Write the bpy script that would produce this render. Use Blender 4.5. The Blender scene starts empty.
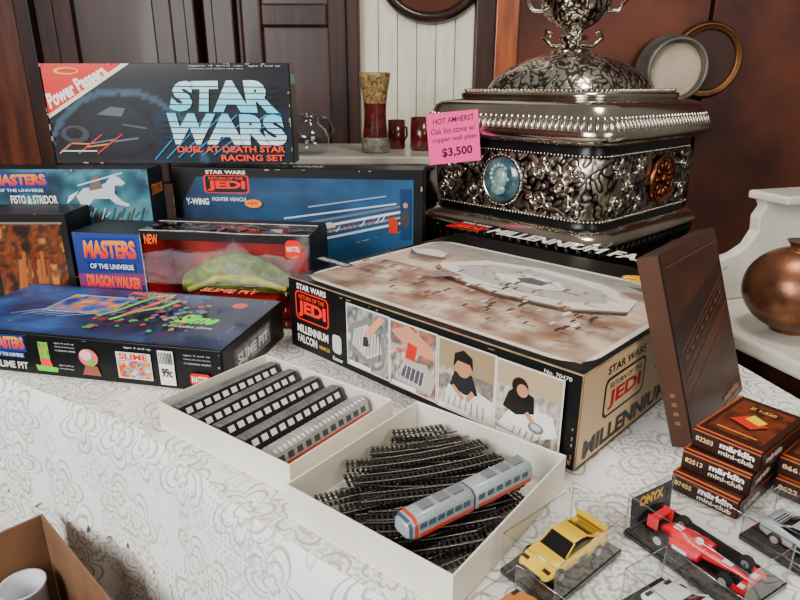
import bpy, bmesh, math, random
from mathutils import Vector, Matrix, Euler, noise
random.seed(11)
SC=bpy.context.scene; COL=SC.collection
pi=math.pi
def l1(x): return x/12.92 if x<=.04045 else ((x+.055)/1.055)**2.4
def lin(c): return tuple(l1(x) for x in c)
# ------------------------------------------------------------------ materials
MATS={}
def mat(name,col=(.8,.8,.8),rough=.5,metal=0.,coat=0.,var=0.,vscale=8.,bump=0.,bscale=60.,spec=.5,col2=None,stretch=(1,1,1),detail=4):
    if name in MATS: return MATS[name]
    m=bpy.data.materials.new(name); m.use_nodes=True; MATS[name]=m
    nt=m.node_tree; N=nt.nodes; L=nt.links; b=N["Principled BSDF"]
    b.inputs["Base Color"].default_value=(*lin(col),1); b.inputs["Roughness"].default_value=rough
    b.inputs["Metallic"].default_value=metal; b.inputs["Coat Weight"].default_value=coat
    b.inputs["Coat Roughness"].default_value=.08; b.inputs["Specular IOR Level"].default_value=spec
    tc=N.new("ShaderNodeTexCoord"); mp=N.new("ShaderNodeMapping"); mp.inputs["Scale"].default_value=stretch
    L.new(tc.outputs["Object"],mp.inputs["Vector"])
    n=N.new("ShaderNodeTexNoise"); n.inputs["Scale"].default_value=vscale; n.inputs["Detail"].default_value=detail
    L.new(mp.outputs[0],n.inputs["Vector"])
    c2=col2 if col2 else tuple(max(0,x*(1-var)) for x in col)
    r=N.new("ShaderNodeValToRGB"); r.color_ramp.elements[0].position=.35; r.color_ramp.elements[1].position=.68
    r.color_ramp.elements[0].color=(*lin(c2),1); r.color_ramp.elements[1].color=(*lin(col),1)
    L.new(n.outputs["Fac"],r.inputs[0]); L.new(r.outputs[0],b.inputs["Base Color"])
    if bump>0:
        n2=N.new("ShaderNodeTexNoise"); n2.inputs["Scale"].default_value=bscale; n2.inputs["Detail"].default_value=3
        L.new(mp.outputs[0],n2.inputs["Vector"])
        bp=N.new("ShaderNodeBump"); bp.inputs["Strength"].default_value=bump; bp.inputs["Distance"].default_value=.004
        L.new(n2.outputs["Fac"],bp.inputs["Height"]); L.new(bp.outputs[0],b.inputs["Normal"])
    return m
def engraved(name,col,dark,rough,scale,strength,metal=1.,freq=11):
    m=bpy.data.materials.new(name); m.use_nodes=True; nt=m.node_tree;N=nt.nodes;L=nt.links;b=N["Principled BSDF"]
    b.inputs["Metallic"].default_value=metal; b.inputs["Roughness"].default_value=rough
    tc=N.new("ShaderNodeTexCoord"); nz=N.new("ShaderNodeTexNoise"); nz.inputs["Scale"].default_value=scale*.4
    mx=N.new("ShaderNodeMixRGB"); mx.blend_type='ADD'; mx.inputs[0].default_value=.05
    L.new(tc.outputs["Object"],nz.inputs["Vector"]); L.new(tc.outputs["Object"],mx.inputs[1]); L.new(nz.outputs["Color"],mx.inputs[2])
    v=N.new("ShaderNodeTexVoronoi"); v.feature='SMOOTH_F1'; v.inputs["Scale"].default_value=scale
    L.new(mx.outputs[0],v.inputs["Vector"])
    w=N.new("ShaderNodeMath"); w.operation='MULTIPLY'; w.inputs[1].default_value=freq; L.new(v.outputs["Distance"],w.inputs[0])
    s=N.new("ShaderNodeMath"); s.operation='SINE'; L.new(w.outputs[0],s.inputs[0])
    r=N.new("ShaderNodeValToRGB"); r.color_ramp.elements[0].position=0; r.color_ramp.elements[1].position=.45
    r.color_ramp.elements[0].color=(*lin(dark),1); r.color_ramp.elements[1].color=(*lin(col),1)
    ad=N.new("ShaderNodeMath"); ad.operation='MULTIPLY_ADD'; ad.inputs[1].default_value=.5; ad.inputs[2].default_value=.5
    L.new(s.outputs[0],ad.inputs[0]); L.new(ad.outputs[0],r.inputs[0]); L.new(r.outputs[0],b.inputs["Base Color"])
    bp=N.new("ShaderNodeBump"); bp.inputs["Strength"].default_value=strength; bp.inputs["Distance"].default_value=.0012
    L.new(ad.outputs[0],bp.inputs["Height"]); L.new(bp.outputs[0],b.inputs["Normal"])
    return m
def printmat(name,rough,coat):
    m=bpy.data.materials.new(name); m.use_nodes=True; nt=m.node_tree;N=nt.nodes;L=nt.links;b=N["Principled BSDF"]
    b.inputs["Roughness"].default_value=rough; b.inputs["Coat Weight"].default_value=coat; b.inputs["Coat Roughness"].default_value=.12
    b.inputs["Specular IOR Level"].default_value=.28
    a=N.new("ShaderNodeAttribute"); a.attribute_name="Col"; L.new(a.outputs["Color"],b.inputs["Base Color"])
    tc=N.new("ShaderNodeTexCoord"); n=N.new("ShaderNodeTexNoise"); n.inputs["Scale"].default_value=9
    L.new(tc.outputs["Object"],n.inputs["Vector"])
    bp=N.new("ShaderNodeBump"); bp.inputs["Strength"].default_value=.25; bp.inputs["Distance"].default_value=.004
    L.new(n.outputs["Fac"],bp.inputs["Height"]); L.new(bp.outputs[0],b.inputs["Normal"])
    return m
PRINT=printmat("printed_cardstock",.42,.10)
PAPER=printmat("printed_paper",.7,0.)
def clearmat(name,tint=(1,1,1),lo=.05,hi=.6):
    m=bpy.data.materials.new(name); m.use_nodes=True; nt=m.node_tree;N=nt.nodes;L=nt.links
    N.remove(N["Principled BSDF"]); o=N["Material Output"]
    t=N.new("ShaderNodeBsdfTransparent"); t.inputs[0].default_value=(*tint,1)
    g=N.new("ShaderNodeBsdfGlossy"); g.inputs["Roughness"].default_value=.05
    lw=N.new("ShaderNodeLayerWeight"); lw.inputs[0].default_value=.5
    pw=N.new("ShaderNodeMath"); pw.operation='POWER'; pw.inputs[1].default_value=3.5; L.new(lw.outputs["Facing"],pw.inputs[0])
    mu=N.new("ShaderNodeMath"); mu.operation='MULTIPLY_ADD'; mu.inputs[1].default_value=hi; mu.inputs[2].default_value=lo; L.new(pw.outputs[0],mu.inputs[0])
    mx=N.new("ShaderNodeMixShader"); L.new(mu.outputs[0],mx.inputs[0]); L.new(t.outputs[0],mx.inputs[1]); L.new(g.outputs[0],mx.inputs[2])
    L.new(mx.outputs[0],o.inputs[0]); return m
CLEAR=clearmat("clear_acrylic",(.97,.98,.98),.07,.7); FILM=clearmat("clear_film",(.93,.93,.95),.10,.7); GLASS=clearmat("clear_glass",(.80,.85,.85),.10,.7)
# ------------------------------------------------------------------ mesh builder
class MB:
    def __init__(s): s.v=[];s.f=[];s.m=[];s.s=[]
    def add(s,vs,fs,mi=0,sm=False,M=None):
        o=len(s.v)
        for p in vs: s.v.append(tuple((M@Vector(p))) if M else tuple(p))
        for f in fs: s.f.append([o+i for i in f]); s.m.append(mi); s.s.append(sm)
    def box(s,x0,y0,z0,x1,y1,z1,mi=0,M=None):
        s.add([(x0,y0,z0),(x1,y0,z0),(x1,y1,z0),(x0,y1,z0),(x0,y0,z1),(x1,y0,z1),(x1,y1,z1),(x0,y1,z1)],
              [(0,3,2,1),(4,5,6,7),(0,1,5,4),(1,2,6,5),(2,3,7,6),(3,0,4,7)],mi,False,M)
    def shell(s,x0,y0,z0,x1,y1,z1,mi=0):
        s.add([(x0,y0,z0),(x1,y0,z0),(x1,y1,z0),(x0,y1,z0),(x0,y0,z1),(x1,y0,z1),(x1,y1,z1),(x0,y1,z1)],
              [(4,5,6,7),(0,1,5,4),(1,2,6,5),(2,3,7,6),(3,0,4,7)],mi,False)
    def loft(s,rings,mi=0,sm=True,cap=True,M=None,closed=False):
        n=len(rings[0]); vs=[p for r in rings for p in r]; fs=[]
        R=len(rings)
        for i in range(R if closed else R-1):
            a=i*n;b=((i+1)%R)*n
            for j in range(n):
                k=(j+1)%n; fs.append((a+j,a+k,b+k,b+j))
        s.add(vs,fs,mi,sm,M)
        if cap and not closed:
            s.add(rings[0],[tuple(reversed(range(n)))],mi,False,M); s.add(rings[-1],[tuple(range(n))],mi,False,M)
    def lathe(s,prof,n=32,mi=0,M=None,sm=True,cap=True):
        s.loft([[(r*math.cos(2*pi*j/n),r*math.sin(2*pi*j/n),z) for j in range(n)] for r,z in prof],mi,sm,cap,M)
    def tube(s,path,r,n=6,mi=0,M=None,closed=False):
        P=[Vector(p) for p in path]; rings=[]
        for i,p in enumerate(P):
            a=P[i-1] if i>0 else (P[-1] if closed else P[0]); b=P[(i+1)%len(P)] if (i<len(P)-1 or closed) else P[-1]
            t=(b-a).normalized(); up=Vector((0,0,1)) if abs(t.z)<.9 else Vector((0,1,0))
            x=t.cross(up).normalized(); y=x.cross(t)
            rr=r[i] if isinstance(r,(list,tuple)) else r
            rings.append([tuple(p+x*rr*math.cos(2*pi*j/n)+y*rr*math.sin(2*pi*j/n)) for j in range(n)])
        s.loft(rings,mi,True,not closed,M,closed)
    def ball(s,c,r,nu=8,nv=6,mi=0,M=None):
        rr=r if isinstance(r,(tuple,list)) else (r,r,r)
        rings=[]
        for i in range(nv+1):
            th=pi*i/nv; q=max(math.sin(th),.02)
            rings.append([(c[0]+rr[0]*q*math.cos(2*pi*j/nu),c[1]+rr[1]*q*math.sin(2*pi*j/nu),c[2]-rr[2]*math.cos(th)) for j in range(nu)])
        s.loft(rings,mi,True,True,M)
    def prism(s,poly,z0,z1,mi=0,M=None,sm=False):
        n=len(poly)
        s.add([(x,y,z0) for x,y in poly]+[(x,y,z1) for x,y in poly],
              [tuple(reversed(range(n))),tuple(range(n,2*n))]+[(i,(i+1)%n,n+(i+1)%n,n+i) for i in range(n)],mi,sm,M)
    def build(s,name,mats,parent=None,bevel=0,seg=2):
        me=bpy.data.meshes.new(name); me.from_pydata(s.v,[],s.f)
        for m in (mats if isinstance(mats,(list,tuple)) else [mats]): me.materials.append(m)
        for i,p in enumerate(me.polygons): p.material_index=s.m[i]; p.use_smooth=s.s[i]
        me.update(); o=bpy.data.objects.new(name,me); COL.objects.link(o)
        if parent: o.parent=parent
        if bevel:
            b=o.modifiers.new("bevel",'BEVEL'); b.width=bevel; b.segments=seg; b.limit_method='ANGLE'; b.angle_limit=math.radians(40)
        return o
def T(x=0,y=0,z=0): return Matrix.Translation((x,y,z))
def Rz(a): return Matrix.Rotation(a,4,'Z')
def Rx(a): return Matrix.Rotation(a,4,'X')
def Ry(a): return Matrix.Rotation(a,4,'Y')
def thing(o,label,cat,group=None):
    o["label"]=label; o["category"]=cat
    if group: o["group"]=group
    return o
def empty(name,loc,rot=(0,0,0),label=None,cat=None,group=None):
    o=bpy.data.objects.new(name,None); o.empty_display_size=.05; COL.objects.link(o)
    o.location=loc; o.rotation_euler=rot
    if label: thing(o,label,cat,group)
    return o
def rsq(h,z,r,n=6,hy=None):
    hy=h if hy is None else hy; r=min(r,h,hy); out=[]
    for cx,cy,a0 in ((h-r,hy-r,0),(-(h-r),hy-r,pi/2),(-(h-r),-(hy-r),pi),(h-r,-(hy-r),1.5*pi)):
        for i in range(n+1):
            a=a0+pi/2*i/n; out.append((cx+r*math.cos(a),cy+r*math.sin(a),z))
    return out
# ------------------------------------------------------------------ printed panels
TC={}
def textmesh(body,bold):
    k=(body,bold)
    if k in TC: return TC[k]
    cu=bpy.data.curves.new("t",'FONT'); cu.body=body; cu.size=1; cu.offset=bold; cu.resolution_u=3; cu.fill_mode='BOTH'
    ob=bpy.data.objects.new("t",cu); COL.objects.link(ob); bpy.context.view_layer.update()
    dg=bpy.context.evaluated_depsgraph_get(); me=ob.evaluated_get(dg).to_mesh()
    V=[(v.co.x,v.co.y) for v in me.vertices]; F=[tuple(p.vertices) for p in me.polygons]
    ob.evaluated_get(dg).to_mesh_clear(); bpy.data.objects.remove(ob); bpy.data.curves.remove(cu)
    x0=min(v[0] for v in V);x1=max(v[0] for v in V);y0=min(v[1] for v in V);y1=max(v[1] for v in V)
    V=[((x-x0)/(x1-x0),(y-y0)/max(1e-6,(y1-y0))) for x,y in V]
    TC[k]=(V,F); return TC[k]
def vivid(c):
    g=(c[0]+c[1]+c[2])/3; return tuple(min(1,max(0,g+(q-g)*1.18)) for q in c)
class Panel:
    def __init__(s,o,U,V,N,step=.00012):
        s.o=Vector(o);s.U=Vector(U);s.V=Vector(V);s.N=Vector(N);s.v=[];s.f=[];s.c=[];s.step=step;s.l=0
    def pt(s,a,b,l): return s.o+s.U*a+s.V*b+s.N*(l*s.step)
    def raw(s,pts,faces,cols,keep=False):
        if not keep: s.l+=1
        o=len(s.v)
        for (a,b),c in zip(pts,cols):
            s.v.append(tuple(s.pt(a,b,s.l))); s.c.append(lin(vivid(c)))
        for f in faces:
            s.f.append([o+i for i in f])
    def poly(s,pts,c): s.raw(pts,[tuple(range(len(pts)))],[c]*len(pts))
    def rect(s,a0,b0,a1,b1,c,c2=None):
        c2=c2 or c; s.raw([(a0,b0),(a1,b0),(a1,b1),(a0,b1)],[(0,1,2,3)],[c,c,c2,c2])
    def ell(s,a,b,ra,rb,c,n=28):
        s.poly([(a+ra*math.cos(2*pi*i/n),b+rb*math.sin(2*pi*i/n)) for i in range(n)],c)
    def rrect(s,a0,b0,a1,b1,c,k=.12,n=5):
        w=s.U.length;h=s.V.length;r=k*min((a1-a0)*w,(b1-b0)*h);ra=r/w;rb=r/h;P=[]
        for cx,cy,a in ((a1-ra,b1-rb,0),(a0+ra,b1-rb,pi/2),(a0+ra,b0+rb,pi),(a1-ra,b0+rb,1.5*pi)):
            for i in range(n+1):
                t=a+pi/2*i/n; P.append((cx+ra*math.cos(t),cy+rb*math.sin(t)))
        s.poly(P,c)
    def line(s,a0,b0,a1,b1,w,c):
        d=s.U*(a1-a0)+s.V*(b1-b0); u=s.U.normalized();v=s.V.normalized()
        dx=d.dot(u);dy=d.dot(v);L=math.hypot(dx,dy) or 1; nx=-dy/L*w/2/s.U.length; ny=dx/L*w/2/s.V.length
        s.poly([(a0-nx,b0-ny),(a1-nx,b1-ny),(a1+nx,b1+ny),(a0+nx,b0+ny)],c)
    def text(s,t,r,c,bold=.0,quad=None,shear=0,c2=None):
        V,F=textmesh(t,bold)
        if quad is None:
            a0,b0,a1,b1=r; quad=[(a0-shear/2,b0),(a1-shear/2,b0),(a1+shear/2,b1),(a0+shear/2,b1)]
        P=[];C=[]
        for x,y in V:
            q=[(1-x)*(1-y),x*(1-y),x*y,(1-x)*y]
            P.append((sum(q[i]*quad[i][0] for i in range(4)),sum(q[i]*quad[i][1] for i in range(4))))
            C.append(c if c2 is None else tuple(c[i]*(1-y)+c2[i]*y for i in range(3)))
        s.raw(P,F,C)
    def paint(s,fn,a0,b0,a1,b1,nx,ny):
        P=[];C=[];F=[]
        for j in range(ny+1):
            for i in range(nx+1):
                x=i/nx;y=j/ny; P.append((a0+(a1-a0)*x,b0+(b1-b0)*y)); C.append(fn(x,y))
        for j in range(ny):
            for i in range(nx):
                k=j*(nx+1)+i; F.append((k,k+1,k+nx+2,k+nx+1))
        s.raw(P,F,C)
    def build(s,parent,m=None,name="printed_panel"):
        me=bpy.data.meshes.new(name); me.from_pydata(s.v,[],s.f); me.materials.append(m or PRINT)
        at=me.color_attributes.new("Col",'FLOAT_COLOR','POINT')
        at.data.foreach_set("color",[q for c in s.c for q in (*c,1.)])
        me.update(); o=bpy.data.objects.new(name,me); COL.objects.link(o); o.parent=parent; return o
def fb(x,y,s,o=3):
    t=0;a=1;n=0
    for i in range(o): t+=a*noise.noise(Vector((x,y,s+i*7.3)));n+=a;a*=.55;x*=2.1;y*=2.1
    return t/n
def mixc(a,b,t):
    t=min(1,max(0,t)); return tuple(a[i]*(1-t)+b[i]*t for i in range(3))
def art(cols,sx,sy,seed,contrast=1.6):
    def fn(x,y):
        t=.5+fb(x*sx,y*sy,seed)*contrast; t=min(.999,max(0,t))*(len(cols)-1); i=int(t)
        c=mixc(cols[i],cols[i+1],t-i); g=1+.25*fb(x*sx*5,y*sy*5,seed+3)
        return tuple(q*g for q in c)
    return fn
E=.0008
def pfront(L,W,H): return Panel((.001,-E,.001),(L-.002,0,0),(0,0,H-.002),(0,-1,0))
def ptop(L,W,H): return Panel((.001,.001,H+E),(L-.002,0,0),(0,W-.002,0),(0,0,1))
def pright(L,W,H): return Panel((L+E,.001,.001),(0,W-.002,0),(0,0,H-.002),(1,0,0))
def cardbox(name,label,loc,rot,dim,color,group=None,cat="toy box"):
    e=empty(name,loc,rot,label,cat,group); L,W,H=dim
    b=MB(); b.box(0,0,0,L,W,H)
    b.build("box_body",mat("card_"+"_".join("%02d"%int(q*99) for q in color),color,.5,coat=.05,var=.25,vscale=30,spec=.3),e,bevel=.0015)
    return e
def scuffs(p,n,c=(.62,.55,.46),edge=True):
    for i in range(n):
        k=random.randrange(4); t=random.random(); w=random.uniform(.004,.02); d=random.uniform(.004,.014)*(1 if edge else 2)
        if k==0: p.rect(t,0,min(1,t+w),d,c)
        elif k==1: p.rect(t,1-d,min(1,t+w),1,c)
        elif k==2: p.rect(0,t,d*.5,min(1,t+w*3),c)
        else: p.rect(1-d*.5,t,1,min(1,t+w*3),c)
WHITE=(.95,.94,.90);BLACK=(.035,.035,.04);RED=(.85,.12,.1);YEL=(.95,.8,.2)
def jedi(p,a0,b0,a1,b1):
    w=a1-a0;h=b1-b0
    p.text("STAR WARS",(a0+.06*w,b0+.84*h,a1-.06*w,b1),WHITE,.03)
    p.rrect(a0,b0,a1,b0+.8*h,(.85,.1,.07),.18); p.rrect(a0+.04*w,b0+.04*h,a1-.04*w,b0+.76*h,BLACK,.16)
    p.text("RETURN OF THE",(a0+.12*w,b0+.59*h,a1-.12*w,b0+.71*h),(.95,.25,.15),.02)
    p.text("JEDI",(a0+.08*w,b0+.09*h,a1-.08*w,b0+.55*h),(.92,.13,.09),.05)
def masters(p,a0,b0,a1,b1):
    h=b1-b0;w=a1-a0
    p.poly([(a0,b0+.25*h),(a1,b0+.3*h),(a1-.04*w,b1),(a0+.05*w,b1-.05*h)],(.1,.2,.48))
    p.text("MASTERS",None,(.80,.1,.07),.05,quad=[(a0+.04*w,b0+.36*h),(a1-.04*w,b0+.40*h),(a1-.06*w,b1-.08*h),(a0+.06*w,b1-.12*h)],c2=(1.,.65,.12))
    p.rect(a0+.08*w,b0+.02*h,a1-.08*w,b0+.27*h,(.08,.15,.35)); p.text("OF THE UNIVERSE",(a0+.12*w,b0+.07*h,a1-.12*w,b0+.22*h),(.85,.9,.95),.02)
def smalltext(p,a0,b0,a1,b1,n,c):
    words=["ages 4 and up","contents and colors may vary","no batteries needed","some assembly required","figures sold separately"]
    for i in range(n):
        y1=b1-(b1-b0)*i/n; p.text(words[i%5],(a0,y1-(b1-b0)/n*.6,a1,y1),c,0)
# ================================================================== CAMERA
CAMZ=1.225; TZ=.75
cam=bpy.data.cameras.new("camera"); co=bpy.data.objects.new("camera",cam); COL.objects.link(co); SC.camera=co
co.location=(0,0,CAMZ); co.rotation_euler=(math.radians(90-19),0,0); cam.lens=620/800*36; cam.sensor_width=36; cam.clip_start=.02
# ================================================================== ROOM
dwood=mat("dark_mahogany",(.25,.115,.06),.42,coat=.08,col2=(.12,.05,.03),vscale=3,stretch=(9,9,1),bump=.1,bscale=12,spec=.35)
mwood=mat("varnished_mahogany",(.46,.22,.12),.35,coat=.2,col2=(.28,.12,.06),vscale=3,stretch=(9,9,1),bump=.1,bscale=12)
owood=mat("orange_varnished_wood",(.72,.36,.14),.3,coat=.4,col2=(.46,.20,.08),vscale=3,stretch=(8,8,1))
copper=mat("aged_copper_sheet",(.44,.22,.13),.42,metal=.5,col2=(.17,.08,.055),vscale=2.2,bump=.35,bscale=6)
wpaint=mat("cream_painted_boards",(.92,.89,.80),.55,var=.1,vscale=5,stretch=(6,6,1))
def struct(o): o["kind"]="structure"; return o
WY=2.6
b=MB(); b.box(-2.6,WY,0,2.6,WY+.1,2.7); struct(b.build("wall_back",dwood))
b=MB(); b.box(-2.6,-1.6,-.05,2.6,WY+.1,0); struct(b.build("floor",mat("dark_floorboards",(.2,.12,.08),.5,var=.4,vscale=4,stretch=(1,8,1))))
b=MB(); b.box(-2.7,-1.6,0,-2.6,WY+.1,2.7); struct(b.build("wall_left",mwood))
b=MB(); b.box(-2.6,WY-.03,0,-1.44,WY-.001,2.7); struct(b.build("trim_1",mwood,bevel=.004))
b=MB()
for x0,x1,d in((-1.44,-1.38,.07),(-1.38,-1.31,.035),(-.86,-.80,.06),(-.80,-.76,.09),(-.74,-.70,.05),(-.70,-.62,.08),(-.62,-.60,.04)):
    b.box(x0,WY-d,0,x1,WY-.001,2.7)
struct(b.build("trim_2",dwood,bevel=.006))
def door(name,x0,x1,rails,m1,m2):
    b=MB(); b.box(x0,WY-.02,0,x1,WY-.001,2.3,1)
    w=.075; b.box(x0,WY-.045,0,x0+w,WY-.012,2.3); b.box(x1-w,WY-.045,0,x1,WY-.012,2.3)
    for z0,z1 in rails: b.box(x0+w,WY-.045,z0,x1-w,WY-.012,z1)
    return struct(b.build(name,[m1,m2],bevel=.008))
dp=mat("deep_brown_panel",(.26,.12,.06),.42,coat=.1,col2=(.15,.065,.035),vscale=3,stretch=(8,8,1))
door("door_1",-1.31,-.86,((0,.2),(.85,1.02),(2.15,2.3)),dwood,dp)
door("door_2",-.60,-.20,((0,.2),(.95,1.10),(1.44,1.52),(2.15,2.3)),dwood,dp)
b=MB(); b.box(-.20,WY-.08,0,-.155,WY-.001,2.5); b.box(.285,WY-.06,0,.36,WY-.001,2.7); struct(b.build("trim_3",dwood,bevel=.006))
b=MB()
for i in range(6):
    x=-.155+i*.0735; b.box(x,WY-.03,0,x+.0715,WY-.001,2.7)
struct(b.build("trim_4",wpaint,bevel=.004))
b=MB(); b.box(.36,WY-.05,0,.45,WY-.001,2.7); struct(b.build("trim_5",owood,bevel=.006))
b=MB(); b.box(.45,WY-.035,0,1.17,WY-.001,2.7); b.box(1.18,WY-.045,0,2.6,WY-.001,2.7)
struct(b.build("trim_6",copper,bevel=.003))
e=empty("oval_frame",(.115,WY-.035,1.605),(0,0,0),"dark wooden oval picture frame hanging on cream painted boards","picture frame")
b=MB(); R=[]
for i in range(48):
    a=2*pi*i/48; R.append((.17*math.cos(a),-.012,.135*math.sin(a)))
b.tube(R,.022,8,0,closed=True); b.build("frame_rim",mat("dark_polished_wood",(.15,.06,.04),.25,coat=.5),e)
b=MB(); b.loft([[(.17*math.cos(2*pi*i/48),y,.135*math.sin(2*pi*i/48)) for i in range(48)] for y in (-.001,-.008)]); b.build("frame_glass",mat("dull_mirror",(.35,.2,.14),.3,metal=.6),e)
def collar(x,z,r,dep,m,inner,label,name,y=WY-.045):
    e=empty(name,(x,y,z),(0,0,0),label,"pipe collar")
    b=MB(); prof=[(r*.80,dep),(r*.84,dep+.008),(r*.92,dep),(r*.93,.02),(r*1.0,.012),(r*1.04,0)]
    b.lathe(prof,48,0,Rx(pi/2),cap=False); b.lathe([(r*.80,dep),(r*.78,.004)],48,0,Rx(pi/2),cap=False); b.build("collar_ring",m,e)
    b=MB(); b.lathe([(r*.79,.003),(r*.79,dep*.6)],40,0,Rx(pi/2)); b.build("collar_backing",inner,e)
collar(1.175,1.32,.135,.014,mat("tarnished_brass",(.55,.36,.20),.35,metal=.8,var=.4),mat("soot_dark",(.22,.10,.06),.6),"tarnished brass stovepipe collar on the copper wall plate","pipe_collar",WY-.046)
collar(1.03,1.285,.125,.08,mat("dull_zinc",(.55,.52,.48),.45,metal=.6,var=.35),mat("pale_plaster",(.82,.74,.64),.8,var=.15),"grey metal stovepipe collar with a pale plastered opening","pipe_collar",WY-.070)
# ================================================================== TABLE + CLOTH
front=[(-1.35,1.12),(-.95,1.04),(-.68,.965),(-.38,.80),(-.16,.59),(.02,.452),(.2,.31),(.42,.15),(.66,.05)]
def resample(P,step):
    out=[];
    for a,c in zip(P[:-1],P[1:]):
        a=Vector(a);c=Vector(c);n=max(1,int((c-a).length/step))
        for i in range(n): out.append(a.lerp(c,i/n))
    out.append(Vector(P[-1])); return out
F=resample(front,.008)
for it in range(14): F=[F[0]]+[(F[i-1]+F[i]*2+F[i+1])/4 for i in range(1,len(F)-1)]+[F[-1]]
back=[(.66,.80),(.605,1.06),(.175,1.50),(.08,1.66),(-1.35,1.75)]
arc=[0]
for i in range(1,len(F)): arc.append(arc[-1]+(F[i]-F[i-1]).length)
def nrm(i):
    a=F[max(0,i-3)];c=F[min(len(F)-1,i+3)];t=(c-a).normalized(); return Vector((t.y,-t.x))
def skirt(bm,uvs,first,ROWS,DROP,extra,scal,u0):
    prev=first
    for r in range(0 if prev is None else 1,ROWS+1):
        d=DROP*(r/ROWS)**1.25; row=[]
        for i,p in enumerate(F):
            n=nrm(i); k=min(1,d/.03); q=d/.52
            s=arc[i]; fold=math.sin(s*2*pi/.17+1.3*math.sin(s*9))*.65+math.sin(s*2*pi/.075+2)*.2
            off=.010*k**.5+.045*q*(fold*.5+.5)+.006*q+extra*k
            dd=d+scal*(abs(math.sin(s*pi/.045))+.6*abs(math.sin(s*pi/.015)))*(max(0,r/ROWS-.85)/.15)
            v=bm.verts.new((p.x+n.x*off,p.y+n.y*off,TZ-dd+(.0012 if extra else 0)*(1-k))); uvs[v]=(s*.95+u0,d); row.append(v)
        if prev:
            for i in range(len(F)-1):
                fc=bm.faces.new((prev[i],row[i],row[i+1],prev[i+1])); fc.smooth=True
        prev=row
def finish(name,bm,uvs,uvl):
    for fc in bm.faces:
        for lp in fc.loops: lp[uvl].uv=uvs[lp.vert]
    bmesh.ops.recalc_face_normals(bm,faces=bm.faces); me=bpy.data.meshes.new(name); bm.to_mesh(me); bm.free()
    o=bpy.data.objects.new(name,me); COL.objects.link(o); return o
bm=bmesh.new(); uvl=bm.loops.layers.uv.new("UVMap"); uvs={}
def nv(p,uv): v=bm.verts.new(p); uvs[v]=uv; return v
topv=[nv((p.x,p.y,TZ),(p.x,p.y)) for p in F]; bk=[nv((x,y,TZ),(x,y)) for x,y in back]
f=bm.faces.new(topv+bk); bmesh.ops.triangulate(bm,faces=[f])
skirt(bm,uvs,topv,26,.50,0,.010,3); cl=finish("tablecloth",bm,uvs,uvl)
thing(cl,"white floral lace tablecloth draped over the display table","tablecloth")
bm=bmesh.new(); uvl=bm.loops.layers.uv.new("UVMap"); uvs={}
skirt(bm,uvs,None,16,.20,.007,.016,5.3); ov=finish("lace_edging",bm,uvs,uvl); ov.parent=cl
m=bpy.data.materials.new("white_lace"); m.use_nodes=True; nt=m.node_tree;N=nt.nodes;L=nt.links; B=N["Principled BSDF"]; cl.data.materials.append(m); ov.data.materials.append(m)
def M_(op,a,b=None,c=None):
    n=N.new("ShaderNodeMath"); n.operation=op
    for i,q in enumerate((a,b,c)):
        if q is None: continue
        if isinstance(q,(int,float)): n.inputs[i].default_value=q
        else: L.new(q,n.inputs[i])
    return n.outputs[0]
uv=N.new("ShaderNodeUVMap"); nz=N.new("ShaderNodeTexNoise"); nz.inputs["Scale"].default_value=11; L.new(uv.outputs[0],nz.inputs["Vector"])
mx=N.new("ShaderNodeMixRGB"); mx.blend_type='ADD'; mx.inputs[0].default_value=.03; L.new(uv.outputs[0],mx.inputs[1]); L.new(nz.outputs["Color"],mx.inputs[2])
def flower(scale,k,rr,w):
    v=N.new("ShaderNodeTexVoronoi"); v.voronoi_dimensions='2D'; v.inputs["Scale"].default_value=scale; v.inputs["Randomness"].default_value=.75
    L.new(mx.outputs[0],v.inputs["Vector"])
    sb=N.new("ShaderNodeVectorMath"); sb.operation='SUBTRACT'; L.new(mx.outputs[0],sb.inputs[0]); L.new(v.outputs["Position"],sb.inputs[1])
    sp=N.new("ShaderNodeSeparateXYZ"); L.new(sb.outputs[0],sp.inputs[0])
    th=M_('ARCTAN2',sp.outputs[1],sp.outputs[0]); cs=M_('ABSOLUTE',M_('COSINE',M_('MULTIPLY',th,k)))
    R=M_('DIVIDE',v.outputs["Distance"],M_('MULTIPLY_ADD',cs,.45,.55))
    res=None
    for r0 in rr:
        q=M_('LESS_THAN',M_('ABSOLUTE',M_('SUBTRACT',R,r0)),w)
        res=q if res is None else M_('MAXIMUM',res,q)
    return res
fl=M_('MAXIMUM',flower(10,2.5,(.14,.34,.50),.022),M_('MULTIPLY',flower(17,2,(.25,),.038),.6))
vo=N.new("ShaderNodeTexVoronoi"); vo.voronoi_dimensions='2D'; vo.feature='DISTANCE_TO_EDGE'; vo.inputs["Scale"].default_value=110; vo.inputs["Randomness"].default_value=.3; L.new(uv.outputs[0],vo.inputs["Vector"])
net=M_('GREATER_THAN',vo.outputs["Distance"],.24)
nz2=N.new("ShaderNodeTexNoise"); nz2.inputs["Scale"].default_value=7; L.new(uv.outputs[0],nz2.inputs["Vector"])
reg=M_('MULTIPLY',M_('GREATER_THAN',nz2.outputs["Fac"],.54),.5); net=M_('MULTIPLY',net,reg)
pat=M_('MINIMUM',M_('MAXIMUM',M_('MULTIPLY',fl,.8),net),1.)
cm=N.new("ShaderNodeMixRGB"); L.new(pat,cm.inputs[0]); cm.inputs[1].default_value=(*lin((.985,.975,.945)),1); cm.inputs[2].default_value=(*lin((.66,.64,.60)),1)
L.new(cm.outputs[0],B.inputs["Base Color"]); B.inputs["Roughness"].default_value=.9
bp=N.new("ShaderNodeBump"); bp.invert=True; bp.inputs["Strength"].default_value=.5; bp.inputs["Distance"].default_value=.002; L.new(pat,bp.inputs["Height"]); L.new(bp.outputs[0],B.inputs["Normal"])
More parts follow.
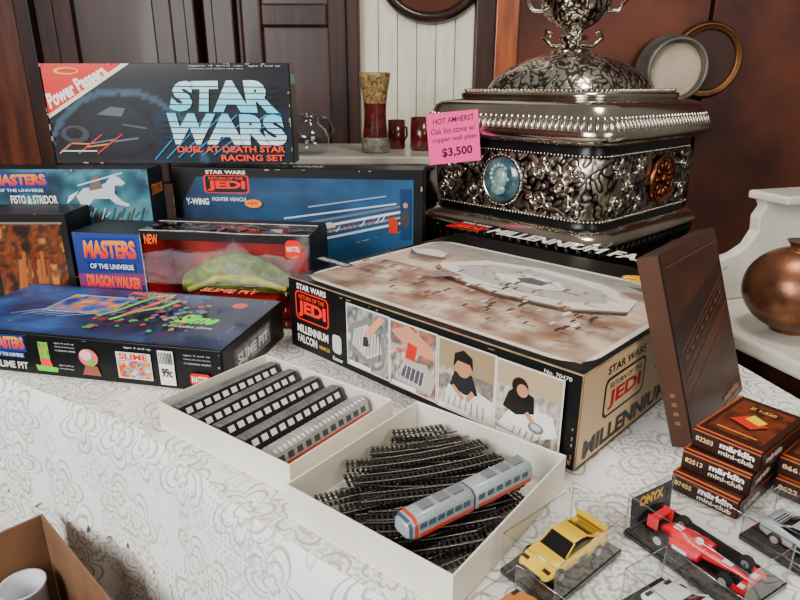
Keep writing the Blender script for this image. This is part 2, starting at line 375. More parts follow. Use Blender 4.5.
e=empty("display_table",(0,0,0),(0,0,0),"large dark wooden table hidden beneath the lace cloth","table")
b=MB(); b.prism([(p.x,p.y+.004) for p in F[::6]]+[(.655,.05),(.65,.79),(.60,1.05),(.17,1.49),(.075,1.65),(-1.34,1.74)],TZ-.035,TZ-.004); b.build("table_top",dwood,e)
for x,y in((-1.2,1.2),(-.5,1.6),(.5,.9),(.55,.25),(-.1,.75)):
    b=MB(); b.lathe([(.03,0),(.025,.1),(.035,.4),(.03,TZ-.036)],12,0,T(x,y,0)); b.build("table_leg",dwood,e)
# ================================================================== BIG PLAYSET BOX
R1=math.radians(-44.2)
L,W,H=.607,.505,.138
e=cardbox("toy_box","large shallow black and tan spacecraft playset box with photo panels",(-.209,1.113,TZ+.001),(0,0,R1),(L,W,H),(.74,.63,.46))
p=pfront(L,W,H); p.rect(0,0,1,1,(.05,.05,.055))
jedi(p,.03,.44,.19,.96); p.text("MILLENNIUM",(.035,.25,.185,.37),WHITE,.03); p.text("FALCON",(.035,.10,.13,.22),WHITE,.03)
p.text("VEHICLE",(.14,.12,.19,.17),YEL,0)
p.rrect(.205,.16,.245,.42,(.8,.8,.82),.3); p.text("Kenner",(.205,.05,.25,.11),(.9,.9,.9),.03)
px=[(.275,.44),(.452,.612),(.624,.79),(.80,.965)]
pal=[[(.35,.33,.32),(.72,.70,.66),(.30,.32,.36),(.85,.83,.8)],[(.60,.22,.14),(.80,.76,.7),(.35,.33,.33),(.75,.45,.35)],[(.50,.45,.38),(.80,.76,.68),(.4,.38,.36),(.7,.64,.55)],[(.45,.42,.38),(.85,.82,.76),(.55,.52,.48),(.92,.9,.85)]]
random.seed(5)
for i,(a,c) in enumerate(px):
    p.rect(a-.004,.09,c+.004,.93,(.88,.87,.83)); p.paint(art(pal[i],3.2,3.2,i*5.1,1.5),a,.11,c,.91,26,22)
    w=c-a
    def q(pts): return [(a+x*w,.11+y*.8) for x,y in pts]
    if i==0:
        p.poly(q([(.05,.25),(.5,.1),(.95,.3),(.9,.65),(.55,.9),(.1,.7)]),(.50,.49,.47)); p.poly(q([(.12,.35),(.5,.2),(.85,.38),(.8,.62),(.5,.78),(.18,.62)]),(.80,.79,.76))
        for k in range(9): p.line(a+(.15+.08*k)*w,.30+.03*(k%4),a+(.25+.07*k)*w,.62+.03*(k%3),.0012,(.35,.34,.34))
        p.poly(q([(.5,.5),(.95,.95),(.8,.98),(.42,.6)]),(.85,.62,.50)); p.poly(q([(.40,.40),(.55,.42),(.52,.58),(.42,.56)]),(.2,.18,.18))
    if i==1:
        p.poly(q([(0,.85),(.4,1),(.9,.8),(1,.6),(.6,.62),(.3,.7)]),(.80,.58,.46)); p.poly(q([(.1,.1),(.9,.05),(1,.3),(.8,.5),(.3,.45)]),(.70,.68,.66)); p.poly(q([(.2,.18),(.7,.14),(.75,.36),(.35,.38)]),(.30,.30,.33)); p.poly(q([(.35,.5),(.55,.48),(.6,.72),(.4,.75)]),(.75,.16,.12))
        for k in range(7): p.line(a+(.12+.1*k)*w,.2,a+(.2+.1*k)*w,.42,.0012,(.9,.88,.85))
    if i==2:
        p.rect(a,.6,c,.91,(.62,.54,.42)); p.poly(q([(.0,.0),(1,.0),(1,.35),(.7,.42),(.2,.38)]),(.88,.87,.84)); p.poly(q([(.22,.38),(.30,.60),(.62,.62),(.74,.36),(.5,.30)]),(.12,.11,.13)); p.ell(a+.46*w,.66,.14*w,.115,(.74,.54,.42),20); p.poly(q([(.28,.66),(.30,.86),(.46,.94),(.62,.86),(.64,.68),(.58,.76),(.36,.77)]),(.08,.06,.05))
        for k in range(8): p.line(a+(.08+.11*k)*w,.14,a+(.14+.1*k)*w,.30,.0012,(.45,.44,.44))
        p.line(a+.28*w,.42,a+.48*w,.30,.007,(.74,.54,.42)); p.line(a+.66*w,.42,a+.55*w,.30,.007,(.74,.54,.42))
    if i==3:
        p.rect(a,.66,c,.91,(.72,.64,.52)); p.poly(q([(.05,.12),(.55,.04),(.98,.25),(.9,.5),(.3,.5)]),(.93,.92,.89)); p.poly(q([(.12,.40),(.20,.62),(.34,.74),(.60,.66),(.62,.44),(.34,.34)]),(.10,.08,.09)); p.ell(a+.38*w,.70,.13*w,.10,(.15,.09,.06),18); p.ell(a+.42*w,.665,.09*w,.07,(.76,.56,.44),16)
        p.ell(a+.66*w,.32,.12*w,.06,(.45,.45,.47)); p.ell(a+.66*w,.33,.08*w,.035,(.78,.78,.76)); p.line(a+.5*w,.45,a+.62*w,.36,.007,(.76,.56,.44))
        for k in range(6): p.line(a+(.3+.1*k)*w,.17,a+(.34+.1*k)*w,.26,.0012,(.45,.44,.44))
    p.rrect(a+.04*w,.115,a+.6*w,.17,(.95,.95,.93),.3)
p.text("No. 70470",(.92,.945,.985,.985),WHITE,0); scuffs(p,26); p.build(e)
p=ptop(L,W,H); p.rect(0,0,1,1,(.045,.045,.05))
p.rrect(.025,.03,.985,.83,(.92,.88,.80),.12)
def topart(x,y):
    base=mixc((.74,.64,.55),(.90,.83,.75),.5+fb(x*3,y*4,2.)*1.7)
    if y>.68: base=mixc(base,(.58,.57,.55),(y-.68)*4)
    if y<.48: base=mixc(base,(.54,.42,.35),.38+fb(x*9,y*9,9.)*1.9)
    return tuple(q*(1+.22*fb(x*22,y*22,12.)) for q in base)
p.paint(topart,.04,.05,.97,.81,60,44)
hull=[(.24,.52),(.34,.42),(.55,.37),(.78,.40),(.90,.50),(.88,.62),(.74,.71),(.52,.735),(.33,.68)]
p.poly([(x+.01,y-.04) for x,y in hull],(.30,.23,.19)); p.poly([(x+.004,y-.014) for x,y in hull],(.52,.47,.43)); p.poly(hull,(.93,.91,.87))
p.poly([(.30,.54),(.40,.46),(.56,.43),(.74,.45),(.83,.52),(.80,.61),(.68,.67),(.52,.69),(.38,.65)],(.76,.74,.71))
p.poly([(.44,.56),(.50,.50),(.62,.50),(.70,.55),(.64,.62),(.52,.63)],(.95,.94,.91)); p.poly([(.52,.56),(.56,.53),(.62,.54),(.62,.59),(.55,.60)],(.38,.37,.38))
for i in range(110):
    a=random.uniform(.29,.84); bb=random.uniform(.45,.67)
    if abs((a-.57)/.28)+abs((bb-.56)/.14)>1: continue
    if i%2: p.line(a,bb,a+random.uniform(-.035,.035),bb+random.uniform(-.02,.02),.0015,random.choice([(.40,.39,.39),(.58,.56,.54),(.97,.96,.93)]))
    else: p.rect(a,bb,a+random.uniform(.006,.02),bb+random.uniform(.004,.012),random.choice([(.48,.47,.47),(.97,.96,.94),(.70,.45,.35),(.60,.59,.58)]))
p.poly([(.34,.42),(.30,.33),(.36,.31),(.42,.40)],(.58,.54,.51)); p.poly([(.08,.56),(.16,.62),(.22,.60),(.24,.54),(.14,.52)],(.88,.86,.83)); p.poly([(.08,.56),(.14,.52),(.24,.54),(.22,.50),(.13,.49)],(.42,.37,.34))
p.poly([(.80,.75),(.91,.785),(.94,.75),(.88,.71)],(.80,.80,.80))
for i in range(90):
    a=.08+random.random()*.84; bb=.07+random.random()*.31
    if .04<a<.24 and bb<.16: continue
    c=random.choice([(.28,.20,.16),(.46,.32,.25),(.92,.90,.86),(.24,.23,.24),(.68,.50,.38),(.86,.82,.76),(.40,.36,.34)]); k=.009+random.random()*.010
    p.line(a,bb,a+.035,bb+.005,.0025,(.44,.34,.28))
    p.poly([(a,bb),(a+k*.45,bb),(a+k*.6,bb+k*2),(a+k*.2,bb+k*2.5),(a-k*.2,bb+k*1.7)],c)
p.ell(.86,.66,.045,.04,(.97,.55,.1)); p.ell(.86,.66,.039,.034,(1.,.85,.25)); p.text("WORKS",(.83,.665,.89,.685),(.7,.1,.05),.02); p.text("NEW",(.835,.635,.885,.655),(.7,.1,.05),.02)
jedi(p,.03,.845,.18,.985); p.text("MILLENNIUM FALCON",(.21,.868,.975,.965),WHITE,.035)
p.rrect(.05,.07,.20,.115,(.07,.07,.08),.2); p.text("COLLECTOR VEHICLE",(.06,.08,.19,.105),WHITE,.02); scuffs(p,30); p.build(e)
p=pright(L,W,H); p.rect(0,0,1,1,(.84,.73,.58))
p.poly([(0,0),(1,0),(1,.03),(0,.03)],(.3,.22,.15))
w0,w1=.12,.37
p.text("STAR WARS",(w0+.01,.84,w1-.01,.93),(.1,.07,.05),.03); p.rrect(w0,.36,w1,.80,(.1,.07,.05),.2); p.rrect(w0+.01,.39,w1-.01,.77,(.84,.73,.58),.18)
p.text("RETURN OF THE",(w0+.03,.67,w1-.03,.73),(.1,.07,.05),.02); p.text("JEDI",(w0+.025,.43,w1-.025,.64),(.66,.13,.08),.04)
p.text("MILLENNIUM FALCON",(.03,.07,.93,.27),(.12,.08,.05),.035); p.text("VEHICLE",(.44,.5,.6,.58),(.12,.08,.05),0); scuffs(p,14,(.93,.87,.76))
p.build(e)
# ================================================================== SLIME SET BOX
L,W,H=.56,.25,.075; R2=math.radians(-12)
ux,uy=math.cos(R2),math.sin(R2)
e=cardbox("toy_box","large flat dark blue fantasy playset box showing green slime art",(-.285-ux*L,.907-uy*L,TZ+.001),(0,0,R2),(L,W,H),(.07,.07,.09))
p=pfront(L,W,H); p.rect(0,0,1,1,(.035,.035,.045))
masters(p,.22,.36,.345,.97); p.text("SLIME PIT",(.225,.10,.34,.28),(.85,.82,.78),.03)
p.paint(art([(.15,.5,.1),(.4,.8,.25),(.9,.3,.3)],4,4,3,1.6),.39,.35,.425,.85,10,10); p.poly([(.385,.12),(.435,.12),(.425,.4),(.395,.45)],(.85,.3,.28)); p.poly([(.375,.1),(.445,.1),(.45,.22),(.37,.25)],(.4,.75,.2))
smalltext(p,.455,.15,.505,.32,2,(.8,.8,.8)); smalltext(p,.45,.62,.52,.88,3,(.75,.75,.75))
p.ell(.563,.56,.033,.22,(.8,.45,.45)); p.ell(.555,.62,.02,.13,(.92,.78,.7)); p.ell(.57,.42,.012,.1,(.35,.7,.2)); p.poly([(.535,.12),(.60,.12),(.59,.36),(.55,.36)],(.55,.32,.26))
p.rect(.66,.14,.775,.80,(.85,.83,.78)); p.paint(art([(.75,.12,.1),(.95,.75,.2),(.15,.3,.6),(.9,.85,.8)],5,4,8,2.),.665,.17,.77,.60,16,10); p.text("SLIME",(.67,.62,.765,.77),(.8,.1,.1),.03)
smalltext(p,.69,.84,.78,.95,1,(.8,.8,.8))
p.rect(.80,.08,.85,.92,(.93,.92,.88))
for i in range(9): p.rect(.803+i*.005,.60,.8055+i*.005,.88,(.1,.1,.1))
p.text("99c",(.808,.28,.842,.50),(.2,.15,.15),.02)
smalltext(p,.885,.62,.97,.9,3,(.7,.7,.7)); p.rrect(.90,.15,.965,.45,(.75,.12,.1),.3); p.text("MATTEL",(.905,.22,.96,.38),WHITE,.02); scuffs(p,16)
p.build(e)
p=ptop(L,W,H)
def sl(x,y):
    c=mixc((.07,.13,.30),(.22,.40,.62),.5+fb(x*5,y*3,2.2)*1.6)
    d=math.hypot((x-.60)/.18,(y-.45)/.42)
    if d<1.3: c=mixc((.13,.15,.26),c,(d-.6))
    if x>.74: c=mixc(c,(.12,.10,.18),.7)
    return tuple(q*(1+.25*fb(x*18,y*14,6.)) for q in c)
p.paint(sl,0,0,1,1,60,34)
for st in((0,0,1,.02),(0,.985,1,1)): p.rect(*st,(.03,.03,.05))
masters(p,.43,.80,.62,.98)
p.rect(.25,.42,.49,.80,(.85,.80,.7)); p.paint(art([(.1,.2,.5),(.2,.5,.8),(.8,.4,.25),(.85,.7,.4)],4,4,14,2.),.255,.435,.485,.785,22,14)
random.seed(9)
for i in range(120):
    a=random.uniform(.50,.84); bb=random.uniform(.12,.80); k=random.uniform(.006,.017)
    c=random.choice([(.3,.72,.22),(.85,.3,.25),(.22,.18,.34),(.6,.5,.7),(.1,.1,.18),(.45,.40,.55),(.75,.55,.35),(.25,.45,.6)])
    p.poly([(a+k*random.uniform(.5,1.3)*math.cos(t*2*pi/6),bb+2.2*k*random.uniform(.5,1.3)*math.sin(t*2*pi/6)) for t in range(6)],c)
for pth,c in(([(.52,.25),(.56,.45),(.59,.70),(.64,.78),(.66,.6)],(.28,.68,.2)),([(.58,.2),(.62,.38),(.68,.5),(.70,.66)],(.32,.75,.25)),([(.60,.3),(.63,.5),(.66,.72)],(.80,.28,.22))):
    for q in range(len(pth)-1): p.line(*pth[q],*pth[q+1],.010,c); p.line(pth[q][0]+.003,pth[q][1],pth[q+1][0]+.003,pth[q+1][1],.003,mixc(c,(1,1,.8),.5))
for i in range(14): p.line(.24+i*.014,.16+.02*(i%3),.32+i*.02,.30+.02*(i%4),.0022,(.55,.6,.75))
p.text("Slime",(.80,.22,.93,.38),(.5,.95,.25),.04,shear=.02); p.text("includes slime",(.80,.14,.94,.18),WHITE,0)
p.text("SLIME PIT",(.72,.88,.93,.97),(.9,.28,.2),.04); p.ell(.93,.62,.025,.055,(.9,.3,.3)); scuffs(p,14); p.build(e)
p=pright(L,W,H); p.rect(0,0,1,1,(.05,.05,.06)); p.rect(.15,.2,.75,.8,(.3,.3,.32)); p.paint(art([(.1,.1,.1),(.6,.6,.6),(.2,.25,.3)],4,3,4,2),.17,.25,.73,.75,14,8); p.text("SLIME PIT",(.2,.35,.7,.62),(.9,.88,.85),.03); p.build(e)
# ================================================================== WINDOW BOX
L,W,H=.515,.128,.20
RW=math.radians(-9); WX,WYY=-.686,1.269
e=empty("window_box",(WX,WYY,TZ+.001),(0,0,RW),"worn black window box with red lining and torn clear film","toy box")
blk=mat("card_black",(.06,.06,.07),.5,coat=.05,var=.3,vscale=20,spec=.3); redc=mat("red_card_lining",(.80,.12,.08),.5,var=.3,vscale=15)
b=MB(); wx=.155
b.box(0,0,0,wx,W,H-.012); b.box(wx,0,0,L,W,.018); b.box(wx,W-.006,.018,L,W,H-.01); b.box(L-.006,0,.018,L,W-.006,H-.002); b.box(wx,W*.62,H-.006,L-.006,W,H-.002)
b.box(wx,0,H-.022,L,.003,H-.004)
b.build("box_body",blk,e,bevel=.001)
b=MB(); b.box(wx+.001,W-.008,.02,L-.007,W-.0065,H-.035); b.box(wx+.001,.004,.0185,L-.007,W-.009,.0195); b.box(wx+.0005,.004,.02,wx+.0015,W-.009,H-.035); b.box(L-.0085,.004,.02,L-.007,W-.009,H-.035)
b.build("red_lining",redc,e)
b=MB(); b.tube([(wx,-.001,H-.003),(wx+.12,-.003,H-.001),(wx+.22,-.001,H-.004),(L,-.002,H-.002)],.0012,5); b.tube([(wx,W*.62,H),(L-.006,W*.62,H)],.001,5); b.tube([(wx,-.001,.018),(wx,-.002,H-.01)],.0012,5)
b.build("torn_edge",mat("frayed_white_card",(.82,.80,.76),.8,var=.3,vscale=60),e)
b=MB(); vs=[];nx=16;ny=6
for j in range(ny+1):
    for i in range(nx+1):
        vs.append((wx+(L-wx)*i/nx,-.003+.006*noise.noise(Vector((i*.6,j*.8,3))),.018+(H-.022)*j/ny))
b.add(vs,[(j*(nx+1)+i,j*(nx+1)+i+1,(j+1)*(nx+1)+i+1,(j+1)*(nx+1)+i) for j in range(ny) for i in range(nx)],0,True)
vs=[]
for j in range(ny+1):
    for i in range(nx+1):
        vs.append((wx+(L-wx)*i/nx,W*.64*j/ny,H-.003+.010*noise.noise(Vector((i*.6,j*.8,8)))))
b.add(vs,[(j*(nx+1)+i,j*(nx+1)+i+1,(j+1)*(nx+1)+i+1,(j+1)*(nx+1)+i) for j in range(ny) for i in range(nx)],0,True)
b.build("clear_window",FILM,e)
p=Panel((.001,-E,.001),(wx-.001,0,0),(0,0,H-.014),(0,-1,0)); p.rect(0,0,1,1,(.09,.10,.26),(.20,.26,.52)); p.poly([(0,.30),(1,.42),(1,.55),(0,.52)],(.45,.22,.38)); masters(p,.10,.56,.95,.96)
p.text("DRAGON WALKER",None,(.95,.15,.1),.05,quad=[(.12,.38),(.93,.36),(.93,.50),(.12,.52)],c2=(1.,.5,.12)); p.paint(art([(.1,.1,.2),(.6,.3,.1),(.2,.5,.2),(.8,.6,.3)],3,2,5,2),.1,.05,.95,.33,18,8); scuffs(p,6); p.build(e)
p=Panel((wx+.005,-E,.001),(L-wx-.008,0,0),(0,0,.017),(0,-1,0)); p.rect(0,0,1,1,(.55,.08,.07)); p.text("WALKS SIDE TO SIDE",(.3,.25,.6,.75),YEL,.02); p.build(e)
p=Panel((wx+.01,-.0035,H-.05),(.03,0,0),(0,0,.042),(0,-1,0)); p.text("NEW",(.0,.45,.99,.95),(.95,.4,.1),.03); p.build(e)
p=Panel((wx+.31,-.0035,H-.05),(.034,0,0),(0,0,.042),(0,-1,0)); p.rrect(0,.0,1.0,.9,(.85,.12,.1),.3); p.text("MATTEL",(.1,.35,.9,.6),WHITE,.02); p.build(e)
q=Rz(RW)@Vector((.335,.062,0))
t=empty("toy_vehicle",(WX+q.x,WYY+q.y,TZ+.0215),(0,0,RW+.05),"yellow-green moulded plastic toy vehicle inside the window box","toy")
gm=mat("green_plastic",(.50,.60,.20),.45,var=.45,vscale=30,bump=.4,bscale=80); ym=mat("yellow_green_plastic",(.82,.80,.30),.45,var=.3,vscale=40)
b=MB(); rings=[]
for i in range(15):
    x=-.12+i*.017; w=.018+.018*math.sin(pi*min(1,(i+1)/14)); hgt=.035+.055*math.sin(pi*(i+.5)/15)
    rings.append([(x,w*math.cos(q*2*pi/14),.03+hgt*.5+hgt*.5*math.sin(q*2*pi/14)) for q in range(14)])
b.loft(rings); b.build("toy_hull",gm,t)
b=MB(); b.box(-.09,-.042,.005,.09,.042,.03); b.build("track_base",redc,t,bevel=.006)
b=MB(); b.tube([(-.10,-.034,.045),(-.03,-.038,.075),(.05,-.036,.07),(.11,-.026,.05)],[.006,.010,.010,.005],8); b.build("side_rail",ym,t)
# ================================================================== small window box
L,W,H=.280,.105,.222
e=cardbox("toy_box","black figure box with a brown and orange mottled window",(-.985,1.292,TZ+.001),(0,0,0),(L,W,H),(.07,.06,.06))
p=pfront(L,W,H); p.rect(0,0,1,1,(.06,.05,.05)); p.paint(art([(.12,.07,.05),(.50,.25,.10),(.20,.12,.08),(.80,.52,.26)],3.4,4,21,1.9),.42,.12,.95,.90,30,30)
for i in range(7): p.line(.56+.04*i,.2+.05*(i%3),.60+.035*i,.55+.08*(i%2),.008,[(.60,.38,.22),(.62,.34,.16),(.45,.27,.17),(.38,.15,.1)][i%4])
p.rect(.40,.90,.97,.92,(.5,.45,.4)); p.text("AGES 5 AND UP",(.55,.03,.85,.07),(.8,.75,.6),0); scuffs(p,8); p.build(e)
# ================================================================== teal art box
L,W,H=.40,.085,.30
e=cardbox("toy_box","teal fantasy art box with a white charging animal scene",(-.965,1.405,TZ+.001),(0,0,math.radians(0)),(L,W,H),(.09,.12,.14))
p=pfront(L,W,H)
p.paint(art([(.08,.16,.20),(.18,.36,.42),(.34,.53,.56),(.14,.24,.3)],4,3,31,1.7),0,0,1,1,46,34)
masters(p,.10,.82,.44,.98); p.text("FISTO & STRIDOR",(.205,.742,.47,.805),(.95,.95,.90),.02)
smalltext(p,.21,.66,.44,.72,2,(.7,.78,.8))
p.poly([(.58,.80),(.63,.86),(.70,.87),(.76,.90),(.80,.96),(.84,.94),(.87,.90),(.85,.88),(.81,.88),(.80,.82),(.84,.76),(.88,.74),(.87,.72),(.80,.74),(.77,.78),(.68,.78),(.64,.72),(.58,.70),(.60,.74)],(.78,.82,.84)); p.poly([(.60,.84),(.54,.80),(.52,.74),(.56,.78)],(.88,.9,.9))
p.poly([(.66,.84),(.68,.93),(.72,.97),(.74,.86)],(.45,.38,.36)); p.line(.60,.88,.86,.975,.003,(.85,.88,.9))
for i in range(16): p.line(.52+i*.027,.60+.02*(i%3),.55+i*.027,.68+.03*(i%2),.003,random.choice([(.75,.8,.82),(.35,.25,.2),(.5,.3,.2),(.2,.35,.4)]))
scuffs(p,8); p.build(e); p=pright(L,W,H); p.rect(0,0,1,1,(.1,.12,.15)); p.text("STRIDOR",(.1,.8,.9,.88),(.8,.5,.3),.02); p.build(e)
# ================================================================== Y-WING box
L,W,H=.605,.085,.292; RY=math.radians(-6.5)
e=cardbox("toy_box","dark blue fighter craft box with a printed title logo",(-.548,1.502,TZ+.001),(0,0,RY),(L,W,H),(.05,.06,.08))
p=pfront(L,W,H); p.rect(0,0,1,1,(.04,.04,.05))
def yw(x,y):
    c=mixc((.08,.16,.25),(.17,.33,.46),.3+x*.6+fb(x*4,y*3,4.))
    return tuple(q*(1+.12*fb(x*12,y*9,9.)) for q in c)
p.paint(yw,.035,.04,.965,.93,50,30)
p.poly([(.0,1),(0,.6),(.10,.93),(.12,1)],(.04,.04,.05)); jedi(p,.13,.80,.315,.985); p.text("Y-WING",(.05,.70,.145,.755),WHITE,.03); p.text("FIGHTER VEHICLE",(.16,.735,.3,.765),WHITE,.01)
for i in range(4):
    y=.50+i*.045; p.poly([(.55-i*.02,y-.10),(.93,y+.08),(.93,y+.10),(.55-i*.02,y-.080)],[(.80,.81,.79),(.55,.58,.6),(.88,.88,.85),(.40,.43,.47)][i])
p.poly([(.40,.44),(.50,.46),(.66,.54),(.64,.58),(.50,.52),(.39,.48)],(.75,.75,.73)); p.line(.45,.60,.9,.74,.004,(.75,.77,.8)); p.line(.55,.70,.86,.80,.003,(.6,.64,.7))
for i in range(20): p.line(.5+i*.02,.42+i*.010,.515+i*.02,.47+i*.010,.002,random.choice([(.3,.33,.38),(.92,.92,.9),(.6,.3,.2)]))
p.rect(.915,.45,.955,.86,(.07,.2,.35)); p.ell(.935,.62,.016,.08,(.25,.22,.22)); p.ell(.935,.73,.009,.022,(.7,.55,.4)); p.ell(.33,.72,.035,.035,(.97,.55,.12)); p.text("NEW",(.31,.71,.35,.735),(.6,.08,.05),.02)
p.rect(.87,.50,.905,.62,(.70,.18,.1)); p.rrect(.865,.05,.955,.14,(.75,.1,.1),.3); scuffs(p,16); p.build(e)
p=ptop(L,W,H); p.rect(0,0,1,1,(.07,.08,.10)); p.text("STAR WARS",(.35,.3,.6,.7),(.7,.7,.65),.02); p.build(e)
p=pright(L,W,H); p.rect(0,0,1,1,(.06,.06,.07)); p.build(e)
# ================================================================== RACING SET BOX
L,W,H=.562,.070,.222
e=cardbox("toy_box","black racing set box with bold blue and white title lettering",(-.812,1.494,TZ+.303),(0,0,math.radians(-.6)),(L,W,H),(.05,.05,.055))
p=pfront(L,W,H)
def sw(x,y):
    c=mixc((.03,.03,.04),(.05,.07,.11),.4+fb(x*4,y*3,4.)*1.2)
    r=math.hypot((x-.30)*2.5,(y+.1)*1.0)
    if .80<r<.86: c=mixc(c,(.30,.42,.50),.7)
    if y<.55 and x>.42: c=mixc(c,(.07,.24,.36),.30+.5*fb(x*6,y*5,3))
    return tuple(q*(1+.3*fb(x*20,y*14,9.)) for q in c)
p.paint(sw,0,0,1,1,60,30)
p.poly([(0,.50),(0,1),(.33,1)],(.80,.10,.07)); p.poly([(0,.46),(0,.50),(.33,1),(.36,1)],(.92,.88,.82))
p.text("Power Passers",None,(.97,.95,.88),.045,quad=[(.012,.55),(.275,.90),(.24,.99),(-.0,.70)])
p.ell(.10,.93,.05,.035,(.92,.75,.2)); p.ell(.105,.93,.04,.024,(.75,.12,.1))
p.poly([(.13,.40),(.22,.62),(.34,.60),(.42,.42),(.44,.25),(.34,.10),(.18,.12)],(.085,.095,.12)); p.poly([(.20,.50),(.26,.58),(.32,.56),(.30,.48)],(.35,.38,.42)); p.line(.24,.22,.36,.26,.004,(.4,.42,.46)); p.line(.30,.40,.40,.36,.004,(.30,.33,.38))
for i in range(9): p.line(.02+i*.020,.10+.035*(i%4),.07+i*.028,.20+.05*(i%3),.003,[(.90,.55,.2),(.45,.45,.48),(.75,.2,.15)][i%3])
p.ell(.10,.30,.06,.09,(.24,.24,.27)); p.ell(.095,.31,.035,.055,(.05,.05,.06)); p.rect(.03,.12,.18,.135,(.85,.8,.7))
for i in range(7): p.line(.42+i*.05,.04+.01*i,.60+i*.06,.5,.003,(.15,.50,.70))
p.text("STAR",None,(.42,.84,.95),.06,quad=[(.50,.535),(.955,.51),(.925,.845),(.535,.83)],c2=(.85,.97,1.))
p.text("WARS",None,(.92,.98,.98),.06,quad=[(.455,.20),(.985,.185),(.965,.50),(.49,.52)],c2=(.42,.82,.92))
for y in(.60,.66,.72,.78): p.line(.50,y,.95,y-.01,.0022,(.04,.06,.08))
for y in(.25,.31,.37,.43): p.line(.46,y,.98,y-.01,.0022,(.04,.06,.08))
p.text("DUEL AT DEATH STAR",(.52,.115,.97,.18),(.97,.30,.12),.03); p.text("RACING SET",(.70,.025,.965,.09),(.97,.30,.12),.03)
smalltext(p,.60,.93,.82,.985,2,(.8,.8,.8)); smalltext(p,.84,.95,.97,.985,1,(.8,.8,.8)); scuffs(p,24)
p.build(e)
p=pright(L,W,H); p.rect(0,0,1,1,(.07,.07,.08)); p.text("STAR WARS",(.1,.8,.9,.9),(.5,.8,.85),.02); p.build(e)
# ================================================================== OPEN WHITE BOXES
wcard=mat("white_carton_board",(.96,.935,.87),.65,var=.05,vscale=12); icard=mat("grey_board_inside",(.88,.86,.80),.75,var=.08,vscale=20)
def tray(loc,rot,L,W,H,label):
    e=empty("carton_tray",loc,(0,0,rot),label,"box")
    t=.0022; b=MB(); hx,hy=L/2,W/2
    b.box(-hx,-hy,0,hx,hy,t)
    b.box(-hx,-hy,t,hx,-hy+t,H); b.box(-hx,hy-t,t,hx,hy,H); b.box(-hx,-hy+t,t,-hx+t,hy-t,H); b.box(hx-t,-hy+t,t,hx,hy-t,H)
    b.build("tray_body",wcard,e,bevel=.0006)
    b=MB(); k=.0004
    b.box(-hx+t,-hy+t,t,hx-t,hy-t,t+k)
    b.box(-hx+t+k,-hy+t,t+k,hx-t-k,-hy+t+k,H-.002); b.box(-hx+t+k,hy-t-k,t+k,hx-t-k,hy-t,H-.002)
    b.build("tray_lining",icard,e); return e
B1=(-.180,.799); RB1=math.radians(-36.5)
B2=(.037,.628); RB2=math.radians(-38)
tray((*B1,TZ+.001),RB1,.270,.205,.046,"open shallow white card box holding model railway coaches")
tray((*B2,TZ+.001),RB2,.228,.252,.046,"open shallow white card box holding model railway track")
cd=mat("black_plastic",(.06,.06,.065),.4,var=.3,vscale=40); roofg=mat("grey_ribbed_roof",(.46,.46,.46),.45,var=.25,vscale=40); roofs=mat("silver_ribbed_roof",(.78,.77,.75),.35,metal=.3,var=.2,vscale=40)
winw=mat("cream_window_strip",(.95,.93,.86),.4); redm=mat("red_stripe_paint",(.80,.12,.08),.4)
def coach(loc,rot,tilt,rm,side,label,LL=.188):
    e=empty("railway_coach",loc,(tilt,0,rot),label,"model train","coaches in the white card box")
    w=.0155;h=.033; b=MB()
    b.box(-LL/2,-w,.004,LL/2,w,h-.006); b.build("coach_body",side,e,bevel=.0012)
    b=MB(); rings=[]
    n=46
    for i in range(n+1):
        x=-LL/2+LL*i/n; k=1.0 if i%2 else .93
        if i in(0,n): k=.8
        rings.append([(x,(w+.0005)*math.cos(pi*q/8)*(1 if q in(0,8) else k),h-.0065+.0085*k*math.sin(pi*q/8)) for q in range(9)])
    b.loft(rings,sm=False); b.build("coach_roof",rm,e)
    b=MB()
    for s in(-1,1):
        n=11
        for i in range(n):
            x=-LL/2+.010+i*(LL-.012)/n; y=s*(w+.0003)
            b.box(x,min(y,y-s*.001),.0135,x+.0100,max(y,y-s*.001),.0220)
    b.build("window_row",winw if rm is not roofs else mat("grey_window_strip",(.25,.26,.28),.3),e)
    if rm is roofs:
        b=MB(); b.box(-LL/2+.002,-w-.0006,.0075,LL/2-.002,-w,.0105); b.box(-LL/2+.002,w,.0075,LL/2-.002,w+.0006,.0105)
        b.build("stripe",redm,e)
    for sx in(-1,1):
        b=MB(); b.box(sx*LL*.36-.014,-.010,0.0005,sx*LL*.36+.014,.010,.004)
        for q in(-.009,.009): b.lathe([(.0042,-.0105),(.0042,.0105)],12,0,T(sx*LL*.36+q,0,.0045)@Rx(pi/2))
        b.build("bogie",cd,e)
    return e
uB=Vector((math.cos(RB1),math.sin(RB1)));vB=Vector((-uB.y,uB.x))
sil=mat("silver_coach_side",(.70,.69,.66),.35,metal=.3)
for i,(off,dv,dr,tl,rm,sd,lb) in enumerate(((-.098,.0,.00,-30,roofg,cd,"dark model coach with white windows and ribbed grey roof"),(-.051,-.002,.015,-32,roofg,cd,"dark model coach with white windows and ribbed grey roof"),(-.004,.001,-.01,-34,roofg,cd,"dark model coach with white windows and ribbed grey roof"),(.043,-.001,.01,-30,roofg,cd,"dark model coach with white windows and ribbed grey roof"),(.088,-.002,.0,-15,roofs,sil,"silver model coach with a red stripe and ribbed roof"))):
    c=Vector(B1)+uB*off+vB*dv
    coach((c.x,c.y,TZ+.0045+.0155*abs(math.sin(math.radians(tl)))),RB1+pi/2+dr,math.radians(tl),rm,sd,lb)
